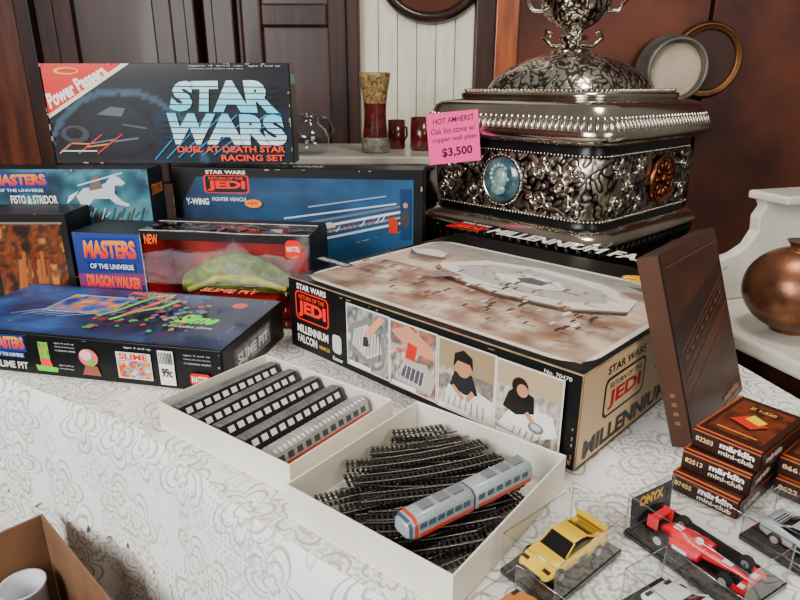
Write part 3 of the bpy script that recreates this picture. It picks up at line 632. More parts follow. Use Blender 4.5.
# track sections
railm=mat("dull_steel_rail",(.50,.46,.41),.35,metal=.8); tiem=mat("black_sleepers",(.065,.06,.06),.5)
uC=Vector((math.cos(RB2),math.sin(RB2)));vC=Vector((-uC.y,uC.x))
def track(cx,cy,z,rot,length,rad,label):
    e=empty("track_section",(cx,cy,z),(0,0,rot),label,"model railway track","track sections in the white card box")
    def P(s,off):
        if rad is None: return (s,off)
        a=s/rad; return ((rad-off)*math.sin(a),rad-(rad-off)*math.cos(a))
    b=MB(); n=max(2,int(length/.0062))
    for i in range(n):
        s=-length/2+(i+.5)*length/n
        x0,y0=P(s,0); a=0 if rad is None else s/rad
        b.box(-.0016,-.0125,0,.0016,.0125,.0018,0,T(x0,y0,0)@Rz(a))
    for off in(-.004,.004): b.tube([(*P(-length/2+length*i/14,off),.0012) for i in range(15)],.0009,4)
    b.build("sleepers",tiem,e)
    b=MB()
    for off in(-.0075,.0075):
        b.tube([(*P(-length/2+length*i/20,off),.0030) for i in range(21)],.0009,4)
    b.build("rails",railm,e)
random.seed(23)
def inside(x,y,m):
    d=Vector((x-B2[0],y-B2[1])); return abs(d.dot(uC))<.1115-m and abs(d.dot(vC))<.1235-m
for lv in range(4):
    ang0=math.radians([14,22,8,17][lv])
    for j in range(9):
        ang=ang0+math.radians(random.uniform(-3,3)-(j-4)*1.6)
        d=Vector((math.cos(ang0),math.sin(ang0))); nrmv=Vector((-d.y,d.x))
        t=-.116+.0272*j+.010*lv
        if lv==3 and j<4: continue
        ss=[k*.004 for k in range(-48,49) if inside(B2[0]+nrmv.x*t+d.x*k*.004,B2[1]+nrmv.y*t+d.y*k*.004,.014)]
        if len(ss)<16: continue
        span=ss[-1]-ss[0]; ln=min(span-.006,random.choice([.17,.20,.23,.19]))
        mid=(ss[0]+ss[-1])/2+random.uniform(-.5,.5)*max(0,span-ln-.01)
        rad=random.choice([.38,.5,None,.45,.6])
        sg=(ln/2)**2/(2*rad) if rad else 0
        cx=B2[0]+nrmv.x*(t-sg*.5)+d.x*mid; cy=B2[1]+nrmv.y*(t-sg*.5)+d.y*mid
        track(cx,cy,TZ+.005+lv*.0080+(j%2)*.0040,ang,ln,rad,"curved black and steel model railway track section" if rad else "straight black and steel model railway track section")
b=MB()
q=Vector(B2)
for j in range(2):
    b.tube([(q.x-.01+.03*j+.035*math.cos(t*.5+j),q.y+.075+.018*math.sin(t*.5+j*2),TZ+.041+.003*math.sin(t*.9+j)) for t in range(11)],.0007,5)
thing(b.build("wire_coil",cd),"thin black connecting wire looped over the track pieces","wire")
lblue=mat("silver_grey_paint",(.66,.69,.70),.35,coat=.4,var=.12,vscale=30); orr=mat("faded_red_paint",(.78,.20,.13),.35,coat=.4); bluew=mat("blue_grey_window",(.22,.34,.40),.15,coat=.4)
def railcar(loc,rot,label,LL=.088,nose=True):
    e=empty("railcar",loc,(0,0,rot),label,"model train","streamlined railcars in the white card box")
    w=.0150
    def ring(x,k,kz): return [(x,w*k*math.cos(2*pi*q/20)*1.0 if abs(math.cos(2*pi*q/20))<.72 else math.copysign(w*k*.98,math.cos(2*pi*q/20)),.017+.015*kz*(math.sin(2*pi*q/20) if abs(math.sin(2*pi*q/20))<.8 else math.copysign(.95,math.sin(2*pi*q/20)))) for q in range(20)]
    b=MB(); xs=[(-.5,.62,.42),(-.485,.78,.62),(-.43,.93,.85),(-.36,1,1)] if nose else [(-.5,.97,.97),(-.49,1,1)]
    xs+=[(.49,1,1),(.5,.97,.97)]
    b.loft([ring(LL*x,k,kz) for x,k,kz in xs]); b.build("car_body",lblue,e)
    x0=-.34 if nose else -.46
    for s in(-1,1):
        b=MB()
        for i in range(6):
            a=x0+(.46-x0)*i/6; y0,y1=sorted((s*w*.97,s*(w*1.02))); b.box(LL*a,y0,.018,LL*(a+.10),y1,.0245)
        b.build("window_band",bluew,e)
    if nose:
        b=MB(); b.loft([ring(LL*x,k*1.015,kz*1.03) for x,k,kz in((-.475,.82,.68),(-.44,.92,.83))],cap=False); b.build("windscreen",bluew,e)
    for s in(-1,1):
        b=MB(); y0,y1=sorted((s*w*.97,s*(w*1.03))); b.box(LL*x0,y0,.0085,LL*.48,y1,.0125,0); b.build("stripe",orr,e)
    if nose:
        b=MB(); b.loft([ring(LL*x,k*1.02,kz*1.02) for x,k,kz in((-.41,.95,.89),(-.37,1.,.99))],cap=False); b.build("nose_band",orr,e)
    b=MB()
    for x in(-.15,.1,.33): b.box(LL*x-.007,-.006,.0305,LL*x+.007,.006,.0335)
    b.build("roof_vent",mat("grey_vent",(.45,.47,.48),.4),e)
    b=MB()
    for sx in(-.25,.3): b.box(LL*sx-.012,-.010,0,LL*sx+.012,.010,.006)
    b.build("bogie",cd,e)
ra=math.radians(36)
railcar((.036,.549,TZ+.0315),ra,"silver-grey railcar nose unit with a faded red stripe")
railcar((.036+.091*math.cos(ra),.549+.091*math.sin(ra),TZ+.0315),ra,"silver-grey railcar trailing unit with a faded red stripe",nose=False)
# ================================================================== TALL BROWN BOX
RT=math.radians(48)
Lf,Wd,Th=.268,.232,.030
e=empty("train_set_box",(.398,.728,TZ+.0115),(0,0,RT),"tall dark brown model train box leaning against the playset box","box")
XM=Matrix.Rotation(math.radians(-18),4,'X')
b=MB(); b.box(0,0,0,Wd,Th,Lf,0,XM)
b.build("box_body",mat("brown_card",(.24,.13,.085),.45,coat=.2,var=.3,vscale=12),e,bevel=.0012)
def X(v): return tuple(XM@Vector(v))
p=Panel(X((.001,-E,.001)),X((Wd-.002,0,0)),X((0,0,Lf-.002)),X((0,-1,0)))
def br(x,y):
    c=mixc((.17,.09,.06),(.31,.17,.115),.5+fb(x*2,y*6,3.))
    if y>.90: c=(.25,.14,.10)
    k=abs(y-(.50+.20*x))
    if k<.12: c=mixc(c,(.14,.075,.06),.8)
    return tuple(q*(1+.15*fb(x*14,y*20,9.)) for q in c)
p.paint(br,0,0,1,1,26,40)
for o,c,w in((.60,(.42,.26,.17),.0018),(.57,(.32,.18,.12),.004),(.50,(.44,.25,.14),.0015),(.45,(.34,.2,.13),.003),(.36,(.40,.25,.17),.0016)):
    p.line(.06,o-.12,.94,o+.12,w,c)
for i in range(8): p.rect(.10+i*.105,.435+.028*i,.155+i*.105,.455+.028*i,(.34,.24,.18))
p.text("märklin",(.60,.05,.9,.09),(.60,.42,.28),.03); p.text("mini-club",(.60,.02,.9,.043),(.55,.40,.28),.0); p.rect(.03,.93,.97,.935,(.45,.28,.2))
p.build(e)
p=Panel(X((-E,Th-.001,.001)),X((0,-Th+.002,0)),X((0,0,Lf-.002)),X((-1,0,0))); p.rect(0,0,1,1,(.24,.15,.11),(.32,.22,.17))
for i in range(4): p.rect(.38,.12+i*.05,.62,.14+i*.05,(.48,.32,.22))
p.build(e)
# ================================================================== SMALL STACKED BOXES
RM=math.radians(-50)
def mbox(loc,rot,num,label,photo,group="small brown model train boxes"):
    L,W,H=.080,.128,.0245
    e=cardbox("model_train_box",label,loc,(0,0,rot),(L,W,H),(.17,.10,.09),group=group,cat="box")
    p=pfront(L,W,H); p.rect(0,0,1,1,(.15,.085,.075)); p.rect(0,.93,1,1,(.80,.34,.12)); p.text(num,(.05,.38,.32,.66),(.92,.76,.54),.02)
    p.text("märklin",(.42,.48,.93,.84),(.97,.95,.90),.04); p.text("mini-club",(.42,.12,.93,.40),(.92,.88,.78),.02); p.build(e)
    p=ptop(L,W,H); p.rect(0,0,1,1,(.20,.11,.08)); p.rect(0,.0,1,.03,(.8,.38,.15)); p.rect(0,0,.03,1,(.65,.30,.12))
    p.paint(art([(.28,.12,.08),(.44,.22,.12),(.18,.09,.07)],3,3,len(num)+int(num)%7,1.3),.1,.12,.92,.92,16,22)
    if photo:
        p.poly([(.22,.42),(.60,.34),(.78,.50),(.40,.62)],(.80,.18,.10)); p.poly([(.40,.52),(.64,.47),(.70,.58),(.45,.66)],(.95,.80,.15)); p.poly([(.24,.38),(.60,.30),(.78,.46),(.74,.49),(.60,.34),(.25,.42)],(.10,.08,.07)); p.rect(.2,.18,.8,.20,(.9,.6,.3)); p.text("Z 1:220",(.3,.76,.7,.82),(.9,.7,.4),.02)
    p.build(e)
    p=pright(L,W,H); p.rect(0,0,1,1,(.12,.07,.07)); p.rect(0,.93,1,1,(.6,.25,.1)); p.text("märklin",(.1,.3,.45,.7),(.85,.8,.75),.03); p.build(e); return e
mbox((.337,.656,TZ+.001),RM,"87455","closed brown model train box at the bottom of the stack",False)
mbox((.350,.665,TZ+.0272),RM+.03,"82513","closed brown model train box in the middle of the stack",False)
mbox((.363,.673,TZ+.0534),RM-.02,"82203","brown model train box with a red and yellow wagon picture",True)
mbox((.459,.646,TZ+.001),RM+.03,"8622","closed brown model train box beside the stack",False)
mbox((.462,.651,TZ+.0272),RM+.0,"8661","closed brown model train box lying on another box",False)
# ================================================================== TOY CARS
def rrect_ring(x,hw,z0,z1,r,n=3):
    out=[]; hh=(z1-z0)/2; r=min(r,hw,hh); zc=(z0+z1)/2
    for cy,cz,a0 in((hw-r,hh-r,0),(-(hw-r),hh-r,pi/2),(-(hw-r),-(hh-r),pi),(hw-r,-(hh-r),1.5*pi)):
        for i in range(n+1):
            a=a0+pi/2*i/n; out.append((x,cy+r*math.cos(a),zc+cz+r*math.sin(a)))
    return out
tyre=mat("black_rubber",(.05,.05,.05),.7); hub=mat("silver_hub",(.8,.8,.8),.3,metal=.7); dglass=mat("dark_car_glass",(.05,.06,.07),.08,coat=.5)
WH={}
def wheel(par,x,y,z,r,w):
    k=(round(r,4),round(w,4))
    if k not in WH:
        b=MB(); b.lathe([(r*.85,-w/2),(r,-w*.35),(r,w*.35),(r*.85,w/2)],20,0,Rx(pi/2)); b.lathe([(r*.55,-w*.54),(r*.55,w*.54)],12,1,Rx(pi/2))
        o=b.build("wheel",[tyre,hub],par); WH[k]=o.data
    else:
        o=bpy.data.objects.new("wheel",WH[k]); COL.objects.link(o); o.parent=par
    o.location=(x,y,z)
def sportscar(loc,rot,color,label,style=0):
    e=empty("toy_car",loc,(0,0,rot),label,"toy car"); L=.096
    pm=mat("car_paint_"+"_".join("%02d"%int(q*99) for q in color),color,.25,coat=.6)
    prof=[(-.50,.40,.008,.016),(-.485,.44,.006,.0205),(-.40,.455,.0045,.0215),(-.28,.46,.0045,.0215),(-.10,.445,.0045,.0185),(.08,.44,.0045,.0175),(.25,.45,.0045,.0175),(.38,.44,.0045,.0150),(.47,.41,.0045,.0115),(.50,.36,.006,.009)]
    b=MB(); b.loft([rrect_ring(L*x,.046*hw,z0,z1,.0042) for x,hw,z0,z1 in prof])
    if style==0: b.box(-.048,-.019,.0255,-.041,.019,.0267); b.box(-.047,-.019,.020,-.042,-.0178,.0255); b.box(-.047,.0178,.020,-.042,.019,.0255)
    b.build("car_body",pm,e)
    b=MB(); hp=[(-.34,.36,.0215,.0205),(-.20,.36,.016,.0275),(-.10,.355,.016,.0292),(.02,.35,.016,.0290),(.10,.355,.016,.0245),(.19,.37,.016,.0178)]
    b.loft([rrect_ring(L*x,.046*hw,min(z0,z1-.002),z1,.004) for x,hw,z0,z1 in hp]); b.build("window_glass",dglass,e)
    b=MB(); b.loft([rrect_ring(L*x,.046*hw,z1-.0012,z1,.0006) for x,hw,z0,z1 in((-.20,.32,0,.0283),(-.10,.32,0,.0300),(.02,.315,0,.0297),(.03,.30,0,.0292))])
    for s in(-1,1): b.tube([(L*.17,s*.0165,.0185),(L*.03,s*.0152,.0290)],.0008,5); b.tube([(-L*.34,s*.0165,.0212),(-L*.20,s*.015,.0280)],.0012,5)
    b.build("roof",pm,e)
    b=MB()
    for s in(-1,1): b.box(L*.41,s*.0135-.004,.0125,L*.455,s*.0135+.004,.0138)
    b.box(L*.485,-.012,.0055,L*.502,.012,.008)
    for i in range(4): b.box(-L*.40+i*.003,-.012,.0212,-L*.40+i*.003+.0012,.012,.0219)
    for s in(-1,1): b.box(-L*.12,min(s*.0203,s*.0208),.009,L*.0,max(s*.0203,s*.0211),.0135)
    b.build("dark_trim",tyre,e)
    for x in(-.30,.31):
        for s in(-1,1): wheel(e,L*x,s*.0195,.0075,.0075,.007)
    return e
def formula(loc,rot,label,sc=1.):
    e=empty("toy_racing_car",loc,(0,0,rot),label,"toy car"); e.scale=(sc,sc,sc)
    pm=mat("scarlet_paint",(.94,.08,.18),.25,coat=.6); wm=mat("white_decal",(.95,.95,.93),.4)
    b=MB(); b.loft([rrect_ring(x,hw,z0,z1,.003) for x,hw,z0,z1 in((-.050,.005,.006,.012),(-.04,.009,.004,.018),(-.02,.010,.004,.0215),(-.008,.009,.004,.017),(.01,.008,.004,.0145),(.035,.005,.006,.0125),(.055,.0028,.0075,.0105),(.060,.0015,.008,.0095))])
    for s in(-1,1): b.loft([rrect_ring(x,hw,.004,z1,.003) for x,hw,z1 in((-.042,.003,.008),(-.03,.006,.011),(-.005,.0065,.0135),(.006,.006,.0125))],M=T(0,s*.0145,0))
    b.build("car_body",pm,e)
    b=MB(); b.box(.050,-.022,.0045,.060,.022,.0058)
    for s in(-1,1): b.box(.046,s*.022-.0006,.003,.062,s*.022+.0006,.010)
    b.build("nose_wing",pm,e)
    b=MB(); b.box(-.060,-.015,.0235,-.050,.015,.025); b.box(-.060,-.015,.019,-.052,.015,.0202)
    for s in(-1,1): b.box(-.062,s*.0155-.0006,.010,-.048,s*.0155+.0006,.026)
    b.build("tail_wing",pm,e)
    b=MB(); b.ball((-.004,0,.0185),(.005,.004,.0045),10,8); b.build("driver_helmet",wm,e)
    b=MB()
    for s in(-1,1): b.box(-.024,s*.0215-.0004,.006,-.006,s*.0215+.0002,.0105)
    b.box(-.035,-.004,.0195,-.025,.004,.0212); b.box(.025,-.0035,.0131,.036,.0035,.0138)
    for s in(-1,1): b.box(.051,s*.014-.005,.0058,.057,s*.014+.005,.0062)
    b.build("decal",wm,e)
    b=MB()
    for x,w in((-.038,.026),(.040,.024)):
        for s in(-1,1): b.tube([(x-.006,0,.008),(x,s*w*.8,.008)],.0006,5); b.tube([(x+.008,0,.010),(x,s*w*.8,.009)],.0006,5)
    b.build("suspension",tyre,e)
    for s in(-1,1): wheel(e,-.038,s*.0245,.0095,.0095,.011); wheel(e,.040,s*.0235,.0085,.0085,.0085)
edgem=clearmat("acrylic_edge",(.9,.93,.93),.35,.5)
def case(cx,cy,rot,L,W,H,label,plinth=(.05,.05,.055)):
    e=empty("display_case",(cx,cy,TZ+.001),(0,0,rot),label,"display case","clear acrylic model car cases")
    b=MB(); b.box(-L/2,-W/2,0,L/2,W/2,.006); b.box(-L/2+.004,-W/2+.004,.006,L/2-.004,W/2-.004,.008); b.build("case_plinth",mat("glossy_black_plinth",plinth,.2,coat=.6),e,bevel=.0008)
    b=MB(); l2=L/2-.001;w2=W/2-.001;z0=.0062
    b.shell(-l2,-w2,z0,l2,w2,H); b.build("clear_cover",CLEAR,e)
    b=MB(); r=.0008
    for sx in(-1,1):
        for sy in(-1,1): b.tube([(sx*l2,sy*w2,z0),(sx*l2,sy*w2,H)],r,5)
    b.tube([(-l2,-w2,H),(l2,-w2,H),(l2,w2,H),(-l2,w2,H)],r,5,closed=True); b.build("cover_edge",edgem,e); return e
a1=math.radians(40)
case(.170,.526,a1,.120,.066,.050,"clear acrylic case with black base around a yellow car")
sportscar((.170,.526,TZ+.0095),math.radians(36)+pi,(1.0,.80,.04),"yellow toy sports coupe inside a clear display case")
a2=math.atan2(-.86,.51); d2=Vector((.51,-.86))
case(.318,.532,a2,.138,.078,.052,"clear acrylic case with black base around a red racer")
formula((.315,.527,TZ+.0095),a2+.06,"red single-seat toy racing car with white decals",.90)
case(.268,.434,a2,.12,.062,.045,"clear acrylic case with black base around a white car")
sportscar((.268,.434,TZ+.0095),a2+pi,(.95,.95,.93),"white toy sports coupe with dark windows",1)
case(.126,.424,a1+pi/2,.104,.052,.040,"small clear acrylic case around an orange and white car")
sportscar((.126,.424,TZ+.0095),a1+pi/2,(.90,.50,.18),"orange toy coupe inside a small clear case",1)
case(.434,.530,a2,.120,.066,.045,"clear acrylic case with black base around a silver car")
sportscar((.434,.530,TZ+.0095),a2,(.72,.74,.76),"silver toy coupe with dark windows in a clear case",1)
cp=Vector((.318,.532))-d2*.064
e=empty("backing_card",(cp.x,cp.y,TZ+.0095),(math.radians(-4),0,a2+pi/2),"dark grey printed car card with gold lettering","card")
b=MB(); b.box(-.034,0,0,.034,.0008,.038); b.build("card_sheet",mat("grey_card",(.2,.2,.21),.5),e)
p=Panel((-.0335,-.0004,.0005),(.067,0,0),(0,0,.037),(0,-1,0),step=.00008); p.paint(art([(.14,.14,.15),(.36,.36,.37),(.22,.22,.24)],4,3,6,1.5),0,0,1,1,20,12); p.poly([(.1,.1),(.9,.12),(.8,.38),(.55,.5),(.3,.38)],(.09,.08,.09)); p.text("ONYX",(.18,.60,.78,.94),(.95,.78,.30),.05); p.build(e)
# ================================================================== STOVE
nick=mat("polished_nickel",(.88,.85,.80),.16,metal=1.,col2=(.70,.66,.60),vscale=5)
neng=engraved("engraved_nickel",(.90,.87,.82),(.34,.30,.26),.24,60,.5)
nfin=engraved("pierced_nickel",(.84,.80,.74),(.16,.13,.11),.22,60,.8)
nbod=engraved("cast_floral_nickel",(.66,.62,.56),(.06,.055,.05),.30,50,.9)
biron=mat("black_cast_iron",(.07,.07,.072),.32,metal=.4,var=.3,vscale=20,bump=.3,bscale=40)
copr=mat("polished_copper",(.75,.44,.27),.25,metal=1.,var=.4,vscale=18)
e=empty("parlour_stove",(.432,1.675,0),(0,0,math.radians(-47)),"ornate nickel-plated antique parlour stove with black iron bands, domed lid and tile medallion","stove")
def rlo(name,prof,m,par=e,n=7,sm=True):
    b=MB(); b.loft([rsq(h,z,r,n) for h,z,r in prof],sm=sm); return b.build(name,m,par)
rlo("stove_base",[(.23,.09,.05),(.23,.5,.05),(.21,.55,.05),(.21,.78,.05),(.225,.80,.06),(.245,.86,.07),(.262,.887,.07)],biron)
for sx in(-1,1):
    for sy in(-1,1):
        b=MB(); b.tube([(sx*.19,sy*.19,.1),(sx*.23,sy*.23,.06),(sx*.24,sy*.24,.0)],[.035,.025,.03],10); b.build("stove_leg",nick,e)
rlo("lower_flange",[(.262,.884,.07),(.275,.887,.07),(.281,.893,.075),(.280,.902,.075),(.268,.914,.07),(.260,.919,.065),(.253,.922,.06)],nick)
rlo("iron_band",[(.250,.920,.058),(.246,.925,.058),(.246,.940,.058)],biron)
rlo("stove_body",[(.245,.938,.055),(.244,.95,.055),(.250,.97,.055),(.2525,1.01,.055),(.2515,1.05,.055),(.245,1.078,.05)],nbod)
rlo("iron_band",[(.243,1.076,.05),(.240,1.080,.05),(.240,1.104,.05)],biron)
rlo("upper_cornice",[(.242,1.102,.055),(.255,1.105,.06),(.278,1.116,.07),(.281,1.128,.07),(.277,1.138,.07),(.266,1.164,.065),(.258,1.182,.06),(.250,1.190,.06),(.212,1.197,.06)],nick)
rlo("lid_ledge",[(.212,1.195,.07),(.218,1.202,.08),(.218,1.210,.08),(.200,1.217,.08),(.172,1.222,.08)],nick)
rlo("domed_lid",[(.172,1.221,.09),(.167,1.238,.10),(.155,1.256,.11),(.133,1.275,.11),(.103,1.291,.10),(.072,1.301,.07),(.045,1.308,.045)],neng)
def perim(h,r,step):
    ring=[Vector(q) for q in rsq(h,0,r,10)]; out=[]; ring.append(ring[0]); acc=0
    for a,c in zip(ring[:-1],ring[1:]):
        Ls=(c-a).length
        while acc<=Ls and Ls>0:
            q=a.lerp(c,acc/Ls); t=(c-a).normalized(); out.append((q.x,q.y,math.atan2(-t.x,t.y))); acc+=step
        acc-=Ls
    return out
def lobes(name,h,r,z,step,size,m,tilt=0.):
    b=MB()
    for x,y,a in perim(h,r,step): b.ball((0,0,0),size,7,5,0,T(x,y,z)@Rz(a)@Ry(tilt))
    return b.build(name,m,e)
lobes("beaded_border",.2715,.067,1.151,.0155,(.004,.0062,.0175),nick,-.40)
lobes("leaf_border",.266,.07,.866,.026,(.006,.011,.020),biron,.3)
lobes("bead_moulding",.256,.062,1.108,.008,(.003,.003,.003),nick)
lobes("bead_moulding",.249,.058,.941,.009,(.0035,.0035,.0035),nick)
lobes("bead_moulding",.243,.055,1.082,.009,(.003,.003,.003),nick)
lobes("lid_border",.208,.08,1.2165,.011,(.006,.0038,.004),nick)
def scrolls(M,items):
    for (cx,cz,r,tn,sg,a0) in items:
        n=26; pth=[(cx+sg*r*(1-i/n*.88)*math.cos(a0+tn*2*pi*i/n),-.2535,cz+r*(1-i/n*.88)*math.sin(a0+tn*2*pi*i/n)) for i in range(n+1)]
        b=MB(); b.tube(pth,[.0050*(1-.5*i/26) for i in range(27)],6,0,M)
        b.ball((pth[-1][0],-.255,pth[-1][2]),.006,8,6,0,M)
        for k in range(3):
            a=a0+k*1.3; b.ball((0,0,0),(.013,.004,.006),7,5,0,M@T(cx+sg*(r+.004)*math.cos(a),-.2535,cz+(r+.004)*math.sin(a))@Ry(-a*sg))
        b.build("scrollwork",nick,e)
its=[(.105,1.042,.022,1.6,1,0),(.105,.982,.022,1.6,1,pi),(.158,1.012,.022,1.6,-1,.6),(.198,.980,.016,1.5,1,2.5),(.198,1.050,.016,1.5,-1,4),(-.095,1.045,.022,1.6,-1,0),(-.095,.980,.020,1.6,-1,pi),(-.150,1.012,.024,1.6,1,.5),(-.195,1.050,.018,1.5,1,3),(-.195,.978,.018,1.5,-1,2)]
scrolls(Matrix.Identity(4),its)
its2=[(-.17,1.045,.020,1.6,1,0),(-.17,.982,.020,1.6,-1,pi),(-.115,1.012,.02,1.6,1,2),(.15,1.045,.020,1.6,-1,1),(.15,.982,.020,1.6,1,4),(-.07,1.05,.014,1.4,1,1),(-.07,.978,.014,1.4,1,3)]
scrolls(Rz(pi/2),its2)
MM=T(.0,-.2525,1.014)@Rx(pi/2)
b=MB(); b.lathe([(.060,0),(.062,.006),(.058,.010),(.053,.006)],40,0,MM)
for i in range(36):
    a=2*pi*i/36; b.ball((.059*math.cos(a),.059*math.sin(a),.007),.0035,6,4,0,MM)
b.build("medallion_rim",nick,e)
teal=mat("glazed_teal_tile",(.34,.48,.48),.15,coat=.8,col2=(.14,.28,.32),vscale=26,bump=.9,bscale=28)
b=MB(); b.lathe([(.053,.004),(.051,.008),(.02,.0095),(.003,.010)],36,0,MM); b.build("medallion_tile",teal,e)
tl2=mat("raised_teal_relief",(.64,.75,.72),.2,coat=.6,var=.3,vscale=60)
b=MB()
b.ball((.002,.004,.010),(.019,.026,.008),12,8,0,MM); b.ball((-.006,-.022,.010),(.022,.015,.006),10,6,0,MM); b.ball((.021,.002,.010),(.006,.005,.005),8,6,0,MM)
for i in range(9): b.ball((-.004+.024*math.cos(i*.45+.8),.010+.024*math.sin(i*.45+.8),.010),(.006,.006,.005),7,5,0,MM)
b.build("medallion_relief",tl2,e)
MR=Rz(pi/2)@T(.04,-.2535,1.014)@Rx(pi/2)
b=MB(); b.lathe([(.060,0),(.060,.006),(.054,.009),(.05,.005)],36,0,MR)
for i in range(12):
    a=2*pi*i/12; b.ball((0,0,0),(.014,.007,.004),8,5,0,MR@T(.032*math.cos(a),.032*math.sin(a),.007)@Rz(a))
b.ball((0,0,.008),(.014,.014,.006),12,6,0,MR); b.build("draught_rosette",copr,e)
b=MB(); b.lathe([(.051,.002),(.051,.004)],30,0,MR); b.build("rosette_backing",biron,e)
f=MB(); f.lathe([(.045,1.303),(.052,1.308),(.040,1.313),(.024,1.317),(.018,1.324),(.026,1.331),(.036,1.337),(.032,1.345),(.020,1.350),(.026,1.358),(.052,1.372),(.074,1.392),(.083,1.412),(.085,1.430),(.070,1.444),(.050,1.452),(.032,1.466),(.022,1.49),(.030,1.51),(.012,1.53),(.004,1.56)],36)
fo=f.build("finial",nfin,e)
for i in range(4):
    a=i*pi/2+pi/4
    for prof,rr in((((.018,1.322),(.05,1.322),(.074,1.338),(.068,1.356),(.054,1.352),(.058,1.342)),[.005,.006,.006,.005,.004,.003]),(((.076,1.400),(.104,1.403),(.120,1.425),(.114,1.450),(.092,1.452),(.090,1.436)),[.005,.007,.007,.006,.005,.004])):
        b=MB(); b.tube([(x*math.cos(a),x*math.sin(a),z) for x,z in prof],rr,7); b.build("scroll_handle",nick,fo)
# price sign
e=empty("price_sign",(.132,1.515,1.062),(math.radians(-4),math.radians(-5),math.radians(4)),"handwritten neon pink price card taped to the stove","sign")
b=MB(); b.box(-.062,0,-.01,.062,.0008,.108); b.build("sign_card",mat("pink_card",(1.,.30,.56),.6,var=.05),e)
p=Panel((-.061,-.0005,-.009),(.122,0,0),(0,0,.116),(0,-1,0)); ink=(.22,.03,.10)
p.rect(0,0,1,1,(1.,.34,.60)); p.text("HOT AMHERST",None,ink,.01,quad=[(.12,.78),(.92,.82),(.92,.93),(.12,.89)]); p.text("Oak Inn stove w/",None,ink,.0,quad=[(.06,.58),(.93,.61),(.93,.74),(.06,.70)]); p.text("copper wall plate",None,ink,.0,quad=[(.08,.40),(.95,.43),(.95,.55),(.08,.52)]); p.text("$3,500",None,ink,.02,quad=[(.25,.10),(.85,.13),(.85,.32),(.25,.30)]); p.build(e,PAPER)
# ================================================================== MARBLE SHELF
marb=mat("white_marble",(.91,.89,.84),.25,coat=.3,col2=(.74,.72,.67),vscale=5,detail=8)
e=empty("marble_shelf",(-.05,2.03,0),(0,0,0),"white marble-topped wash stand with a moulded edge","shelf")
b=MB(); b.box(-.45,0,.985,.40,.50,1.012); b.build("marble_top",marb,e,bevel=.006)
b=MB(); b.box(-.43,.025,.90,.38,.47,.984); b.build("marble_apron",marb,e,bevel=.004)
b=MB(); b.box(-.42,.03,0,.37,.46,.90); b.build("cabinet",dwood,e,bevel=.004)
e=empty("vase",(-.083,2.17,1.0125),(0,0,0),"tall waisted pottery vase with speckled green and dark red bands","vase")
def seg(name,prof,m,par): b=MB(); b.lathe(prof,32,0,cap=True); return b.build(name,m,par)
seg("vase_foot",[(.044,0),(.050,.006),(.048,.03),(.043,.05)],mat("grey_stone_glaze",(.62,.58,.53),.4,var=.4,vscale=60),e)
seg("vase_band",[(.043,.05),(.040,.08),(.038,.10),(.037,.13),(.038,.16)],mat("dark_red_glaze",(.42,.11,.08),.25,coat=.5,var=.5,vscale=50),e)
seg("vase_rim",[(.038,.16),(.042,.19),(.048,.225),(.052,.25),(.052,.256),(.047,.256)],mat("speckled_olive_glaze",(.72,.58,.35),.3,coat=.4,var=.6,vscale=90),e)
def mug(x,y,r,h,label):
    e=empty("mug",(x,y,1.0125),(0,0,-.6),label,"mug","dark red mugs on the marble shelf"); m=mat("oxblood_enamel",(.40,.07,.06),.2,coat=.6,var=.3)
    b=MB(); b.lathe([(r*.9,0),(r,.005),(r,h),(r*.93,h),(r*.9,.006)],28,0,cap=True); b.build("mug_body",m,e)
    b=MB(); b.tube([(r*.95,0,h*.8),(r*1.35,0,h*.75),(r*1.4,0,h*.45),(r*.97,0,h*.25)],.004,7); b.build("handle",m,e)
mug(-.012,2.31,.032,.10,"dark red enamel mug standing on the marble shelf"); mug(.078,2.25,.042,.112,"wide dark red enamel mug standing on the marble shelf")
e=empty("glass_jug",(-.30,2.12,1.0125),(0,0,0),"round clear glass jug with a short neck","jug")
b=MB(); b.lathe([(.045,0),(.062,.02),(.066,.05),(.055,.08),(.032,.10),(.030,.125),(.036,.13)],32,0,cap=False); b.lathe([(.002,.002),(.045,.002)],32,0,cap=False); b.build("jug_body",GLASS,e)
b=MB(); b.tube([(.034,0,.12),(.07,0,.115),(.08,0,.08),(.06,0,.045)],.005,7); b.build("handle",GLASS,e)
e=empty("iron_can",(.035,1.90,0.0),(0,0,0),"dark iron lidded milk can standing beside the stove","can")
b=MB(); b.lathe([(.09,0),(.10,.02),(.10,.85),(.085,.92),(.06,.96),(.06,.985),(.07,.99)],28,0); b.build("can_body",biron,e)
b=MB(); b.lathe([(.072,.989),(.072,.997),(.02,1.003),(.002,1.005)],24,0); b.build("can_lid",mat("rusty_lid",(.3,.14,.08),.5,metal=.4,var=.4),e)
# ================================================================== MARBLE WASHSTAND
e=empty("marble_washstand",(.700,.86,0),(0,0,math.radians(17.4)),"white marble washstand top with curved side brackets","washstand")
b=MB(); b.box(0,-.25,.755,.55,.43,.785); b.build("marble_slab",marb,e,bevel=.006)
b=MB(); b.box(.03,-.22,0,.52,.42,.754); b.build("cabinet",dwood,e,bevel=.004)
prof=[(.075,.786),(.073,.83),(.080,.86),(.102,.878),(.140,.888),(.170,.905),(.188,.935),(.184,.965),(.198,.985),(.190,1.0),(.55,1.0),(.55,.786)]
b=MB(); b.prism([(x,z) for x,z in prof],-.02,.005,0,T(0,.40,0)@Rx(pi/2)); b.build("scroll_bracket",marb,e,bevel=.003)
b=MB(); b.box(.178,.33,1.0005,.55,.43,1.018); b.build("small_shelf",marb,e,bevel=.005)
e=empty("copper_pot",(.738,1.10,TZ+.036),(0,0,0),"round dented copper pot with a dark patina","pot")
P=[]
